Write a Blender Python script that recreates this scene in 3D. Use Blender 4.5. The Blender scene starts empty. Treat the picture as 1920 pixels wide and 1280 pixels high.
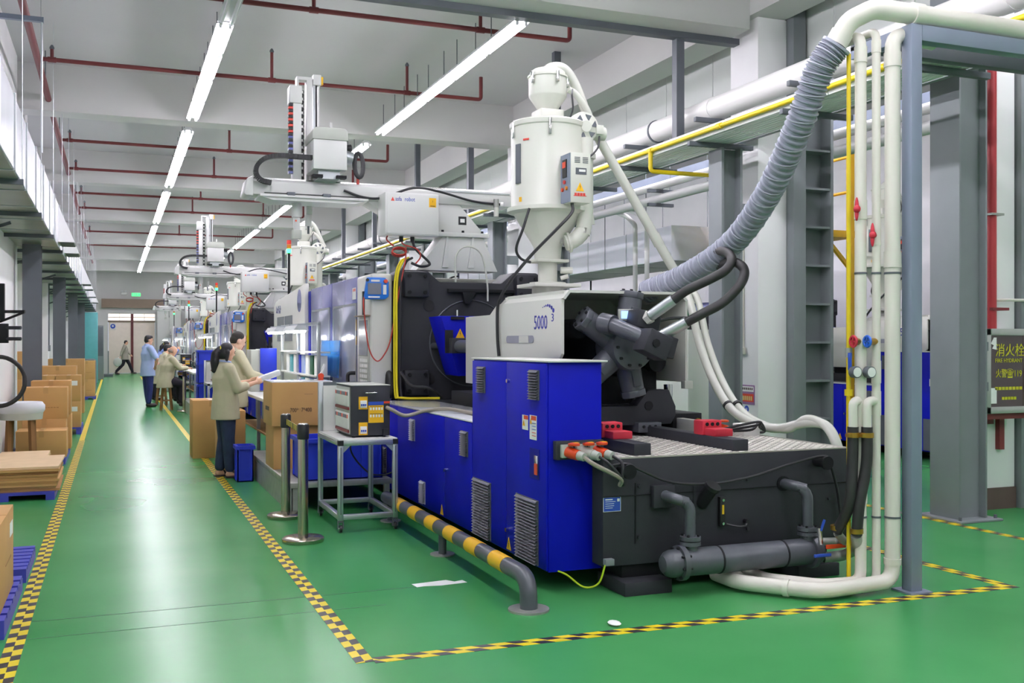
import bpy, bmesh, math, random
from mathutils import Vector, Matrix
random.seed(7)
scene = bpy.context.scene
col = scene.collection

# ---------------------------------------------------------------- camera
cam_data = bpy.data.cameras.new('camera')
cam_data.sensor_width = 36.0
cam_data.lens = 1900.0 / 1920.0 * 36.0
cam_data.shift_y = 3.0 / 1920.0
cam_data.clip_end = 300
cam = bpy.data.objects.new('camera', cam_data)
cam.location = (0, 0, 1.55)
cam.rotation_euler = (math.radians(90), 0, -math.atan(746 / 1900))
col.objects.link(cam)
scene.camera = cam

# ---------------------------------------------------------------- world, exposure
world = bpy.data.worlds.new('world')
scene.world = world
world.use_nodes = True
world.node_tree.nodes['Background'].inputs[0].default_value = (0.80, 0.86, 1.0, 1)
world.node_tree.nodes['Background'].inputs[1].default_value = 0.35
scene.view_settings.view_transform = 'Standard'
scene.view_settings.look = 'None'
scene.view_settings.gamma = 1.0
scene.view_settings.use_curve_mapping = False
scene.view_settings.exposure = 0.66
TUBE = 50.0          # emission of the ceiling tubes
scene.cycles.use_denoising = True
scene.cycles.adaptive_threshold = 0.02
scene.cycles.max_bounces = 7
scene.cycles.diffuse_bounces = 4
scene.cycles.glossy_bounces = 4
scene.cycles.transmission_bounces = 6
scene.cycles.sample_clamp_indirect = 8.0

# ---------------------------------------------------------------- helpers
def lin(c):
    if isinstance(c, str):
        c = tuple(int(c[i:i + 2], 16) / 255 for i in (0, 2, 4))
    return tuple((x / 12.92 if x <= 0.04045 else ((x + 0.055) / 1.055) ** 2.4) for x in c) + (1.0,)

MATS = {}
def mat(name, hexc, rough=0.5, metal=0.0, var=0.05, vs=6.0, bump=0.0, bs=60.0, coat=0.0, emit=0.0, alpha=1.0, trans=0.0, hex2=None, stretch=None):
    m = bpy.data.materials.new(name); m.use_nodes = True
    nt = m.node_tree; b = nt.nodes['Principled BSDF']
    c = lin(hexc)
    b.inputs['Roughness'].default_value = rough
    b.inputs['Metallic'].default_value = metal
    if name.startswith('machine_blue') or name.startswith('iron'): b.inputs['Specular IOR Level'].default_value = 0.18
    if coat: b.inputs['Coat Weight'].default_value = coat; b.inputs['Coat Roughness'].default_value = 0.08
    if trans: b.inputs['Transmission Weight'].default_value = trans
    if alpha < 1: b.inputs['Alpha'].default_value = alpha
    tc = nt.nodes.new('ShaderNodeTexCoord')
    src = tc.outputs['Object']
    if stretch:
        mp = nt.nodes.new('ShaderNodeMapping'); mp.inputs['Scale'].default_value = stretch
        nt.links.new(src, mp.inputs[0]); src = mp.outputs[0]
    if var or hex2:
        n = nt.nodes.new('ShaderNodeTexNoise'); n.inputs['Scale'].default_value = vs; n.inputs['Detail'].default_value = 4
        nt.links.new(src, n.inputs['Vector'])
        r = nt.nodes.new('ShaderNodeValToRGB')
        r.color_ramp.elements[0].position = 0.3; r.color_ramp.elements[1].position = 0.7
        c2 = lin(hex2) if hex2 else tuple(min(1, x * (1 + var)) for x in c[:3]) + (1,)
        c1 = c if hex2 else tuple(x * (1 - var) for x in c[:3]) + (1,)
        r.color_ramp.elements[0].color = c1; r.color_ramp.elements[1].color = c2
        nt.links.new(n.outputs['Fac'], r.inputs[0]); nt.links.new(r.outputs[0], b.inputs['Base Color'])
    else:
        b.inputs['Base Color'].default_value = c
    if bump:
        n2 = nt.nodes.new('ShaderNodeTexNoise'); n2.inputs['Scale'].default_value = bs; n2.inputs['Detail'].default_value = 3
        nt.links.new(src, n2.inputs['Vector'])
        bp = nt.nodes.new('ShaderNodeBump'); bp.inputs['Strength'].default_value = bump; bp.inputs['Distance'].default_value = 0.01
        nt.links.new(n2.outputs['Fac'], bp.inputs['Height']); nt.links.new(bp.outputs[0], b.inputs['Normal'])
    if emit:
        b.inputs['Emission Color'].default_value = c; b.inputs['Emission Strength'].default_value = emit
    MATS[name] = m
    return m

class MB:
    """collects shapes (world coordinates) that become ONE mesh object"""
    def __init__(s): s.v = []; s.f = []
    def add(s, vs, fs):
        o = len(s.v); s.v += [tuple(v) for v in vs]; s.f += [tuple(i + o for i in f) for f in fs]; return s
    def box(s, x0, y0, z0, x1, y1, z1):
        x0, x1 = min(x0, x1), max(x0, x1); y0, y1 = min(y0, y1), max(y0, y1); z0, z1 = min(z0, z1), max(z0, z1)
        return s.add([(x0,y0,z0),(x1,y0,z0),(x1,y1,z0),(x0,y1,z0),(x0,y0,z1),(x1,y0,z1),(x1,y1,z1),(x0,y1,z1)],
                     [(0,3,2,1),(4,5,6,7),(0,1,5,4),(1,2,6,5),(2,3,7,6),(3,0,4,7)])
    def obox(s, c, u, v, w, hu, hv, hw):
        c = Vector(c); u = Vector(u).normalized() * hu; v = Vector(v).normalized() * hv; w = Vector(w).normalized() * hw
        P = [c + u*a + v*b + w*d for d in (-1, 1) for a, b in ((-1,-1),(1,-1),(1,1),(-1,1))]
        return s.add(P, [(0,3,2,1),(4,5,6,7),(0,1,5,4),(1,2,6,5),(2,3,7,6),(3,0,4,7)])
    def bar(s, a, b, w, h=None, up=(0,0,1)):
        a, b = Vector(a), Vector(b); d = b - a; u = d.cross(Vector(up))
        if u.length < 1e-6: u = d.cross(Vector((1,0,0)))
        v = u.cross(d)
        return s.obox((a + b) / 2, d, u, v, d.length / 2, w / 2, (h or w) / 2)
    def cyl(s, a, b, r, r2=None, n=16, caps=True):
        r2 = r if r2 is None else r2
        a, b = Vector(a), Vector(b); d = (b - a).normalized()
        u = d.cross(Vector((0,0,1)) if abs(d.z) < 0.9 else Vector((1,0,0))).normalized(); w = d.cross(u)
        vs = [a + (u*math.cos(t) + w*math.sin(t))*r for t in [2*math.pi*i/n for i in range(n)]] + \
             [b + (u*math.cos(t) + w*math.sin(t))*r2 for t in [2*math.pi*i/n for i in range(n)]]
        fs = [(i, (i+1) % n, n + (i+1) % n, n + i) for i in range(n)]
        if caps: fs += [tuple(reversed(range(n))), tuple(range(n, 2*n))]
        return s.add(vs, fs)
    def tube(s, pts, r, n=10, closed=False, caps=True, rf=None):
        P = [Vector(p) for p in pts]; m = len(P)
        T = []
        for i in range(m):
            if closed: t = P[(i+1) % m] - P[i-1]
            else: t = P[min(i+1, m-1)] - P[max(i-1, 0)]
            T.append(t.normalized())
        u = T[0].cross(Vector((0,0,1)) if abs(T[0].z) < 0.9 else Vector((1,0,0))).normalized()
        vs = []
        for i in range(m):
            u = (u - T[i] * u.dot(T[i])).normalized(); w = T[i].cross(u)
            rr = rf(i) if rf else r
            vs += [P[i] + (u*math.cos(2*math.pi*k/n) + w*math.sin(2*math.pi*k/n))*rr for k in range(n)]
        fs = []
        for i in range(m if closed else m - 1):
            a = i*n; b = ((i+1) % m)*n
            fs += [(a+k, a+(k+1) % n, b+(k+1) % n, b+k) for k in range(n)]
        if caps and not closed: fs += [tuple(reversed(range(n))), tuple(range((m-1)*n, m*n))]
        return s.add(vs, fs)
    def prism(s, poly, ax, a, b):
        """poly: 2D points in the two other axes (x:(y,z) y:(x,z) z:(x,y))"""
        n = len(poly)
        def P(p, t): return {'x': (t, p[0], p[1]), 'y': (p[0], t, p[1]), 'z': (p[0], p[1], t)}[ax]
        vs = [P(p, a) for p in poly] + [P(p, b) for p in poly]
        return s.add(vs, [tuple(range(n)), tuple(reversed(range(n, 2*n)))] + [(i, n+i, n+(i+1) % n, (i+1) % n) for i in range(n)])
    def lathe(s, prof, c, n=24, ax='z', a0=0.0, a1=None):
        full = a1 is None; a1 = 2*math.pi if full else a1
        k = n if full else n + 1
        def P(r, h, t):
            x, y = r*math.cos(t), r*math.sin(t)
            return {'z': (c[0]+x, c[1]+y, c[2]+h), 'y': (c[0]+x, c[1]+h, c[2]+y), 'x': (c[0]+h, c[1]+x, c[2]+y)}[ax]
        vs = []; fs = []
        for r, h in prof: vs += [P(r, h, a0 + (a1-a0)*i/n) for i in range(k)]
        for j in range(len(prof) - 1):
            for i in range(n): fs.append((j*k+i, j*k+(i+1) % k, (j+1)*k+(i+1) % k, (j+1)*k+i))
        if full and prof[0][0] > 1e-5: fs.append(tuple(reversed(range(k))))
        if full and prof[-1][0] > 1e-5: fs.append(tuple(range((len(prof)-1)*k, len(prof)*k)))
        return s.add(vs, fs)
    def ell(s, c, rx, ry, rz, n=12, m=8, R=None):
        vs = []; fs = []
        for j in range(m + 1):
            p = math.pi*j/m
            for i in range(n):
                t = 2*math.pi*i/n
                q = Vector((rx*math.sin(p)*math.cos(t), ry*math.sin(p)*math.sin(t), rz*math.cos(p)))
                if R is not None: q = R @ q
                vs.append(Vector(c) + q)
        for j in range(m):
            for i in range(n): fs.append((j*n+i, (j+1)*n+i, (j+1)*n+(i+1) % n, j*n+(i+1) % n))
        return s.add(vs, fs)
    def build(s, name, m, parent=None, bevel=0.0, seg=2, smooth=38, origin=None):
        off = Vector((0, 0, 0))
        if parent is not None:
            p = parent
            while p is not None: off = off + Vector(p.location); p = p.parent
        elif origin is not None: off = Vector(origin)
        else:
            xs, ys, zs = zip(*s.v); off = Vector(((min(xs)+max(xs))/2, (min(ys)+max(ys))/2, min(zs)))
        me = bpy.data.meshes.new(name)
        me.from_pydata([(v[0]-off.x, v[1]-off.y, v[2]-off.z) for v in s.v], [], s.f)
        bm = bmesh.new(); bm.from_mesh(me)
        bmesh.ops.remove_doubles(bm, verts=bm.verts, dist=1e-5)
        bmesh.ops.recalc_face_normals(bm, faces=bm.faces)
        if bevel:
            es = [e for e in bm.edges if len(e.link_faces) == 2 and e.calc_face_angle(0) > 0.6]
            bmesh.ops.bevel(bm, geom=es, offset=bevel, segments=seg, profile=0.5, affect='EDGES', clamp_overlap=True)
        bm.to_mesh(me); bm.free()
        if smooth:
            me.polygons.foreach_set('use_smooth', [True]*len(me.polygons))
            me.set_sharp_from_angle(angle=math.radians(smooth))
        me.materials.append(MATS[m] if isinstance(m, str) else m)
        o = bpy.data.objects.new(name, me); col.objects.link(o)
        if parent is not None: o.parent = parent
        else: o.location = off
        return o

def tag(o, label=None, cat=None, group=None, kind=None):
    if label: o['label'] = label
    if cat: o['category'] = cat
    if group: o['group'] = group
    if kind: o['kind'] = kind
    return o
def thing(name, label, cat, loc, group=None):
    o = bpy.data.objects.new(name, None); col.objects.link(o); o.location = loc
    o.empty_display_size = 0.1
    return tag(o, label, cat, group)
def struct(o): o['kind'] = 'structure'; return o
def copy_tree(o, off=(0,0,0), parent=None, label=None, group=None, skip=()):
    c = o.copy(); col.objects.link(c)
    if parent is None: c.location = Vector(o.location) + Vector(off)
    else: c.parent = parent
    if label: c['label'] = label
    if group: c['group'] = group
    for ch in list(o.children):
        if ch.name.split('.')[0] in skip: continue
        copy_tree(ch, parent=c, skip=skip)
    return c
def arc(c, r, a0, a1, n, ax='y'):
    out = []
    for i in range(n + 1):
        t = math.radians(a0 + (a1-a0)*i/n); x, y = r*math.cos(t), r*math.sin(t)
        out.append({'y': (c[0]+x, c[1], c[2]+y), 'x': (c[0], c[1]+x, c[2]+y), 'z': (c[0]+x, c[1]+y, c[2])}[ax])
    return out
def spline(pts, k=8):
    P = [Vector(p) for p in pts]; P = [2*P[0]-P[1]] + P + [2*P[-1]-P[-2]]; out = []
    for i in range(1, len(P)-2):
        for j in range(k):
            t = j/k
            out.append(0.5*((2*P[i]) + (P[i+1]-P[i-1])*t + (2*P[i-1]-5*P[i]+4*P[i+1]-P[i+2])*t*t + (3*P[i]-P[i-1]-3*P[i+1]+P[i+2])*t**3))
    out.append(P[-2]); return out
def elbowed(pts, r, k=5):
    """polyline with rounded corners of radius r"""
    P = [Vector(p) for p in pts]; out = [P[0]]
    for i in range(1, len(P)-1):
        a, b = (P[i-1]-P[i]).normalized(), (P[i+1]-P[i]).normalized()
        q0, q1 = P[i]+a*r, P[i]+b*r
        for j in range(k+1):
            t = j/k; out.append(q0*(1-t)**2 + P[i]*2*t*(1-t) + q1*t*t)
    out.append(P[-1]); return out

def text(name, body, size, m, parent, pos, face='-y', thick=0.001, align='LEFT', sx=1.0):
    """flat lettering lying on a face: '-y' faces the camera, '-x' faces the aisle, '+z' up"""
    cu = bpy.data.curves.new(name, 'FONT'); cu.body = body; cu.size = size; cu.extrude = thick; cu.align_x = align; cu.resolution_u = 2
    t = bpy.data.objects.new(name, cu); col.objects.link(t)
    dg = bpy.context.evaluated_depsgraph_get()
    me = bpy.data.meshes.new_from_object(t.evaluated_get(dg)); bpy.data.objects.remove(t); bpy.data.curves.remove(cu)
    R = {'-y': Matrix(((1,0,0),(0,0,-1),(0,1,0))), '-x': Matrix(((0,0,-1),(-1,0,0),(0,1,0))), '+z': Matrix(((1,0,0),(0,1,0),(0,0,1)))}[face]
    off = Vector((0,0,0)); p = parent
    while p is not None: off = off + Vector(p.location); p = p.parent
    for v in me.vertices: v.co = R @ Vector((v.co.x*sx, v.co.y, v.co.z)) + Vector(pos) - off
    me.materials.clear(); me.materials.append(MATS[m])
    o = bpy.data.objects.new(name, me); col.objects.link(o); o.parent = parent
    return o
def decal(name, m, parent, pos, w, h, face='-y', t=0.002):
    """thin sticker lying on a face, pos = its centre on the surface"""
    x, y, z = pos; b = MB()
    if face == '-y': b.box(x-w/2, y-t, z-h/2, x+w/2, y+0.001, z+h/2)
    elif face == '-x': b.box(x-t, y-w/2, z-h/2, x+0.001, y+w/2, z+h/2)
    else: b.box(x-w/2, y-h/2, z-0.001, x+w/2, y+h/2, z+t)
    return b.build(name, m, parent, smooth=0)
def warn_tri(parent, pos, s, face='-x'):
    x, y, z = pos; P = [(-s/2, -s*0.45), (s/2, -s*0.45), (0, s*0.55)]
    b = MB()
    if face == '-x': b.prism([(y-p[0], z+p[1]) for p in P], 'x', x-0.002, x+0.001)
    else: b.prism([(x+p[0], z+p[1]) for p in P], 'y', y-0.002, y+0.001)
    o = b.build('warning_triangle', 'sign_yellow', parent, smooth=0)
    k = MB(); q = [(0.0, 0.28*s), (-0.05*s, 0.02*s), (0.02*s, 0.02*s), (-0.02*s, -0.3*s), (0.07*s, 0.08*s), (0.0, 0.08*s), (0.05*s, 0.28*s)]
    if face == '-x': k.prism([(y-p[0], z+p[1]) for p in q], 'x', x-0.003, x-0.0015)
    else: k.prism([(x+p[0], z+p[1]) for p in q], 'y', y-0.003, y-0.0015)
    k.build('bolt_mark', 'black_plastic', o, smooth=0)
    return o

# ---------------------------------------------------------------- materials
mat('ceiling_paint', 'bfbfc0', 0.85, var=0.03, vs=0.6, bump=0.05, bs=30)
mat('beam_paint', 'c9c9c7', 0.8, var=0.03, vs=0.8, bump=0.05, bs=25)
mat('wall_white', 'f0eff0', 0.7, var=0.04, vs=1.2, bump=0.06, bs=20)
mat('wall_grey', 'd0d0ce', 0.75, var=0.04, vs=0.8)
mat('brown_base', '5b4a44', 0.6, var=0.1)
mat('steel_grey', '7c8285', 0.5, 0.0, var=0.05, vs=3)
mat('steel_dark', '5a5f66', 0.5, 0.0, var=0.08, vs=3)
mat('steel_blue', '7d8799', 0.45, 0.0, var=0.05, vs=3)
mat('panel_white', 'e4e8e4', 0.22, var=0.03, vs=1.0, bump=0.02, bs=3)
mat('duct_foil', 'dcdde6', 0.16, 0.15, var=0.05, vs=2, bump=0.25, bs=5, stretch=(1, 1, 0.15))
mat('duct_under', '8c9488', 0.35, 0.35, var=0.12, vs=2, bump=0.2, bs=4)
mat('machine_white', 'd4d4cd', 0.38, var=0.02, vs=2)
mat('robot_white', 'd8d8d6', 0.35, var=0.02, vs=2)
mat('dryer_white', 'd2d3c9', 0.32, var=0.02, vs=2)
mat('machine_blue', '0611b2', 0.5, var=0.06, vs=5, bump=0.05, bs=250)
mat('machine_blue_edge', '080f88', 0.45, var=0.05)
mat('iron_dark', '37383d', 0.48, 0.0, var=0.08, vs=5, bump=0.06, bs=120)
mat('iron_black', '1f2023', 0.5, 0.0, var=0.1, vs=5)
mat('motor_grey', '54575e', 0.33, 0.1, var=0.12, vs=7, bump=0.05, bs=80)
mat('black_plastic', '1d1d20', 0.45, var=0.05)
mat('rubber', '2b2a2b', 0.55, var=0.1, vs=20)
mat('grille', '5c5d68', 0.5, 0.2, var=0.05)
mat('grille_light', '9a9bab', 0.45, 0.2, var=0.05)
mat('chrome', 'd8d8d8', 0.18, 1.0, var=0.03)
mat('steel_brushed', 'b3ab9c', 0.25, 1.0, var=0.1, vs=20, stretch=(8, 8, 0.5))
mat('aluminium', 'b9bec1', 0.38, 0.85, var=0.05, vs=6)
mat('galvanised', 'a8aaa4', 0.42, 0.5, var=0.12, vs=10)
mat('tread_steel', 'b3aea6', 0.4, 0.35, var=0.08, vs=8)
mat('tread_lug', 'e4e1d8', 0.35, 0.35, var=0.05, vs=8)
mat('pvc_white', 'dedad0', 0.35, var=0.03, vs=3)
mat('pipe_white', 'e4e3e0', 0.3, var=0.03, vs=2)
mat('pipe_yellow', 'e0c414', 0.4, var=0.06, vs=4)
mat('pipe_red', 'b0343a', 0.4, var=0.08, vs=3)
mat('pipe_maroon', '6b2a2c', 0.5, var=0.08, vs=3)
mat('hose_grey', '8a8e9c', 0.5, var=0.1, vs=15, bump=0.1, bs=60)
mat('hose_rib', 'a3a6b4', 0.45, var=0.05)
mat('duct_white', 'ececf4', 0.4, var=0.02, vs=1.0)
mat('hose_clear', 'd0d1c8', 0.25, var=0.03, coat=0.3)
mat('cable_black', '26262a', 0.5, var=0.05)
mat('cable_grey', '8f887c', 0.55, var=0.05)
mat('cable_red', 'b53a30', 0.5, var=0.05)
mat('cable_yellow', 'e5d21c', 0.5, var=0.05)
mat('cable_green', 'b5cf20', 0.5, var=0.05)
mat('sign_yellow', 'f0b818', 0.5, var=0.02)
mat('label_white', 'ebebe8', 0.5, var=0.02)
mat('label_red', 'd84a28', 0.5, var=0.02)
mat('label_blue', '2b4fb5', 0.45, var=0.05)
mat('print_blue', '2a2d9c', 0.5, var=0.0)
mat('print_red', 'd8453a', 0.5, var=0.0)
mat('print_dark', '4a3c30', 0.7, var=0.0)
mat('print_yellow', 'c8c81e', 0.5, var=0.0, emit=0.0)
mat('orange_red', 'd8481c', 0.4, var=0.04)
mat('plug_grey', 'b9bcb4', 0.45, var=0.03)
mat('red_paint', 'c42a3c', 0.5, var=0.06, vs=8)
mat('hmi_blue', '1f74d6', 0.4, var=0.03)
mat('screen_grey', '757884', 0.25, var=0.04)
mat('label_glow', '8fb4ff', 0.3, var=0.0, emit=1.2)  # glow put into a plain blue label, neither lamp nor screen
mat('lamp_green', '30ff6a', 0.3, var=0.0, emit=5.0)
mat('lamp_amber', 'c9781c', 0.35, var=0.03)
mat('lamp_red', 'c8322c', 0.35, var=0.03)
mat('exit_green', '2fe060', 0.3, var=0.0, emit=2.0)
mat('cardboard', 'c2955c', 0.8, var=0.06, vs=3, bump=0.04, bs=90)
mat('cardboard_dark', 'a27846', 0.85, var=0.08, vs=4)
mat('cardboard_edge', 'dcbf98', 0.85, var=0.05)
mat('brown_tape', 'b98f58', 0.35, var=0.03)
mat('tote_blue', '1f36c4', 0.45, var=0.05, vs=4)
mat('pallet_blue', '3a3fa8', 0.5, var=0.08, vs=5)
mat('wood', '8a6238', 0.6, var=0.15, vs=4, stretch=(6, 6, 0.6))
mat('teal_paint', '5aa6ac', 0.5, var=0.05)
mat('door_beige', 'f6e8da', 0.5, var=0.03)
mat('door_trim', '8a7866', 0.5, var=0.05)
mat('glass_bright', 'fff2e2', 0.3, var=0.0, emit=0.8)
mat('door_panel', 'a2a6bc', 0.14, 0.35, var=0.08, vs=1.2)
mat('door_navy', '5e629c', 0.22, 0.2, var=0.06, vs=2)
mat('acrylic', '2f8fe0', 0.1, var=0.05, alpha=0.6)
mat('table_white', 'e6e6e2', 0.4, var=0.03)
mat('led_strip', 'ffffff', 0.3, var=0.0, emit=14.0)
mat('lamp_body', 'd6d8da', 0.4, var=0.02)
mat('paper_white', 'f0f0ee', 0.7, var=0.02)
mat('plastic_film', 'e3e6ea', 0.15, var=0.05, vs=12, bump=0.5, bs=14, coat=0.4)
mat('brass', 'b08a3a', 0.35, 0.8, var=0.08)
mat('valve_blue', '2a6ad8', 0.4, var=0.03)
mat('poster_purple', '8e6a92', 0.6, var=0.05)
mat('poster_cream', 'd8c87a', 0.6, var=0.03)
mat('hydrant_glass', '3a2626', 0.06, var=0.1, vs=2, coat=0.6)
mat('hydrant_frame', 'b4b6b2', 0.35, 0.5, var=0.04)
mat('maroon_paint', '7e2a2c', 0.5, var=0.06)
mat('cushion', 'dcdce2', 0.6, var=0.04)
mat('transparent_yellow', 'd8b020', 0.4, var=0.1)
mat('platform_yellow', 'e0a818', 0.45, var=0.05)
mat('dark_green', '1f5a3c', 0.5, var=0.08)
mat('joint_green', '1f5f3c', 0.5, var=0.1)
# people
mat('skin', 'd9a98c', 0.55, var=0.05, vs=12)
mat('skin_light', 'e3b9a0', 0.55, var=0.05, vs=12)
mat('hair_black', '17151a', 0.5, var=0.15, vs=30, bump=0.3, bs=80)
mat('hair_short', '2c2723', 0.7, var=0.2, vs=40)
mat('hair_grey', '8f7d70', 0.75, var=0.2, vs=40)
mat('jacket_beige', 'bdb79a', 0.8, var=0.08, vs=5, bump=0.25, bs=14)
mat('jacket_grey', '9c978a', 0.8, var=0.08, vs=5, bump=0.2, bs=12)
mat('shirt_blue', 'a9bce6', 0.8, var=0.06, vs=5, bump=0.25, bs=12)
mat('shirt_blue_deep', '7f93d2', 0.8, var=0.06, vs=5, bump=0.2, bs=12)
mat('jeans', '26324c', 0.85, var=0.2, vs=9, bump=0.25, bs=16)
mat('trousers_navy', '25306a', 0.85, var=0.12, vs=6, bump=0.2, bs=12)
mat('trousers_dark', '24202c', 0.85, var=0.1)
mat('shoe_dark', '2c2224', 0.6, var=0.1)
mat('eye_dark', '191312', 0.3, var=0.0)
mat('lips', 'b06a60', 0.5, var=0.0)
mat('collar_blue', '9fb0d8', 0.7, var=0.03)
mat('hair_tie', 'e6d83a', 0.5, var=0.0)

def tube_mat():
    m = bpy.data.materials.new('tube_light'); m.use_nodes = True; nt = m.node_tree
    nt.nodes.clear(); e = nt.nodes.new('ShaderNodeEmission'); o = nt.nodes.new('ShaderNodeOutputMaterial')
    e.inputs[0].default_value = (1.0, 0.95, 1.05, 1); e.inputs[1].default_value = TUBE
    nt.links.new(e.outputs[0], o.inputs[0]); MATS['tube_light'] = m
tube_mat()

def floor_mat():
    m = bpy.data.materials.new('floor_epoxy'); m.use_nodes = True; nt = m.node_tree; b = nt.nodes['Principled BSDF']
    tc = nt.nodes.new('ShaderNodeTexCoord')
    n1 = nt.nodes.new('ShaderNodeTexNoise'); n1.inputs['Scale'].default_value = 0.5; n1.inputs['Detail'].default_value = 6
    r1 = nt.nodes.new('ShaderNodeValToRGB'); r1.color_ramp.elements[0].position = 0.3; r1.color_ramp.elements[1].position = 0.75
    r1.color_ramp.elements[0].color = lin('348548'); r1.color_ramp.elements[1].color = lin('4f985c')
    n2 = nt.nodes.new('ShaderNodeTexNoise'); n2.inputs['Scale'].default_value = 1.3; n2.inputs['Detail'].default_value = 3
    r2 = nt.nodes.new('ShaderNodeValToRGB'); r2.color_ramp.elements[0].position = 0.35; r2.color_ramp.elements[1].position = 0.9
    r2.color_ramp.elements[0].color = (0.27, 0.27, 0.27, 1); r2.color_ramp.elements[1].color = (0.36, 0.36, 0.36, 1)
    L = nt.links.new
    L(tc.outputs['Object'], n1.inputs['Vector']); L(tc.outputs['Object'], n2.inputs['Vector'])
    L(n1.outputs['Fac'], r1.inputs[0]); L(n2.outputs['Fac'], r2.inputs[0])
    L(r1.outputs[0], b.inputs['Base Color']); b.inputs['Roughness'].default_value = 0.27
    b.inputs['Specular IOR Level'].default_value = 0.15
    MATS['floor_epoxy'] = m
floor_mat()

def hazard_mat(name, axis, period=0.18, width=0.09, skew=0.35):
    """two side-by-side striped tapes; object coordinates, along = axis, across = the other"""
    m = bpy.data.materials.new(name); m.use_nodes = True; nt = m.node_tree; b = nt.nodes['Principled BSDF']
    tc = nt.nodes.new('ShaderNodeTexCoord'); sp = nt.nodes.new('ShaderNodeSeparateXYZ'); nt.links.new(tc.outputs['Object'], sp.inputs[0])
    al, ac = (sp.outputs[1], sp.outputs[0]) if axis == 'y' else (sp.outputs[0], sp.outputs[1])
    def M(op, a, c=None):
        n = nt.nodes.new('ShaderNodeMath'); n.operation = op
        for i, q in enumerate((a, c)):
            if q is None: continue
            if isinstance(q, (int, float)): n.inputs[i].default_value = q
            else: nt.links.new(q, n.inputs[i])
        return n.outputs[0]
    lane = M('GREATER_THAN', ac, 0.0)
    # the second tape is a little shifted along the first
    n = nt.nodes.new('ShaderNodeTexNoise'); n.inputs['Scale'].default_value = 0.35; nt.links.new(tc.outputs['Object'], n.inputs['Vector'])
    sh = M('MULTIPLY', lane, M('MULTIPLY', n.outputs['Fac'], period * 0.9))
    u = M('ADD', M('ADD', al, M('MULTIPLY', ac, skew)), sh)
    st = M('GREATER_THAN', M('FRACT', M('DIVIDE', u, period)), 0.47)
    mx = nt.nodes.new('ShaderNodeMix'); mx.data_type = 'RGBA'
    mx.inputs[6].default_value = lin('2e2c33'); mx.inputs[7].default_value = lin('e6cf1e')
    nt.links.new(st, mx.inputs[0]); nt.links.new(mx.outputs[2], b.inputs['Base Color'])
    b.inputs['Roughness'].default_value = 0.4
    MATS[name] = m
hazard_mat('hazard_y', 'y', skew=-0.35)
hazard_mat('hazard_x', 'x', skew=0.9)
hazard_mat('hazard_y2', 'y', skew=0.9)
hazard_mat('hazard_belt', 'y', period=0.11, width=.05, skew=1.0)
# ================================================================ STRUCTURE
Y0, Y1 = -9.0, 55.6
XL, XR = -1.9, 13.2
ZC = 5.75
def slab(name, m, *b): return struct(MB().box(*b).build(name, m, smooth=0))
slab('floor', 'floor_epoxy', XL - .2, Y0, -0.1, XR + .2, Y1 + .2, 0.0)
slab('ceiling', 'ceiling_paint', XL - .2, Y0, ZC, XR + .2, Y1 + .2, ZC + .2)
slab('wall_left', 'wall_white', XL - .2, Y0, 0, XL, Y1, ZC)
slab('wall_right', 'wall_white', XR, Y0, 0, XR + .2, Y1, ZC)
slab('wall_near', 'wall_white', XL - .2, Y0 - .2, 0, XR + .2, Y0, ZC)
# far wall with its doorway
wb = MB(); dx0, dx1, dz = -0.30, 1.98, 3.05
wb.box(XL, Y1, 0, dx0, Y1 + .2, ZC).box(dx1, Y1, 0, XR, Y1 + .2, ZC).box(dx0, Y1, dz, dx1, Y1 + .2, ZC)
struct(wb.build('wall_back', 'wall_grey', smooth=0))
lint = MB().box(-0.6, Y1 - 0.30, 3.35, 2.45, Y1, 3.80); struct(lint.build('trim_1', 'door_trim', smooth=0))
# doorway: two beige leaves and a bright transom above
d = thing('door_1', None, None, (0.84, Y1, 0)); d['kind'] = 'structure'
for a, b2 in ((dx0 + .04, 0.80), (0.92, dx1 - .02)):
    l = MB().box(a, Y1 + .04, 0.02, b2, Y1 + .10, 2.62).build('door_leaf', 'door_beige', d, bevel=0.006)
MB().box(0.80, Y1 - .02, 0, 0.92, Y1 + .12, dz).build('centre_post', 'pipe_maroon', d)
MB().box(dx0, Y1 - .01, 2.62, dx1, Y1 + .12, 2.70).build('transom_rail', 'door_trim', d)
for a, b2 in ((dx0 + .02, 0.24), (0.27, 0.79), (0.93, 1.44), (1.47, dx1 - .02)):
    t = MB().box(a, Y1 + .05, 2.72, b2, Y1 + .07, dz).build('transom_pane', 'glass_bright', d, smooth=0)
    MB().box(a, Y1 + .03, 2.86, b2, Y1 + .05, 2.89).build('glazing_bar', 'door_trim', t, smooth=0)
MB().box(-0.20, Y1 + .03, 2.22, 0.08, Y1 + .04, 2.55).build('notice_board', 'paper_white', d, smooth=0)
MB().lathe([(0.0, 0), (0.12, 0), (0.12, 0.012), (0.0, 0.012)], (-0.06, Y1 + .018, 2.41), 24, 'y').build('round_sign', 'label_blue', d)
MB().lathe([(0.0, 0), (0.05, 0), (0.05, 0.008), (0.0, 0.008)], (-0.06, Y1 + .01, 2.42), 12, 'y').build('sign_mark', 'label_white', d)

# transverse and longitudinal ceiling beams
BY = [9.55 + 7.2*k for k in range(-2, 7)]
for y in BY:
    struct(MB().box(XL, y, 5.05, 6.6, y + .45, ZC).build('ceiling_beam', 'beam_paint', smooth=0))
struct(MB().box(6.6, Y0, 5.2, 7.06, Y1, ZC).build('ceiling_beam', 'beam_paint', smooth=0))
# dark steel angle under the nearest beam
struct(MB().box(1.6, 9.90, 4.98, 6.7, 10.02, 5.05).build('trim_2', 'steel_dark', smooth=0))

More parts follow.
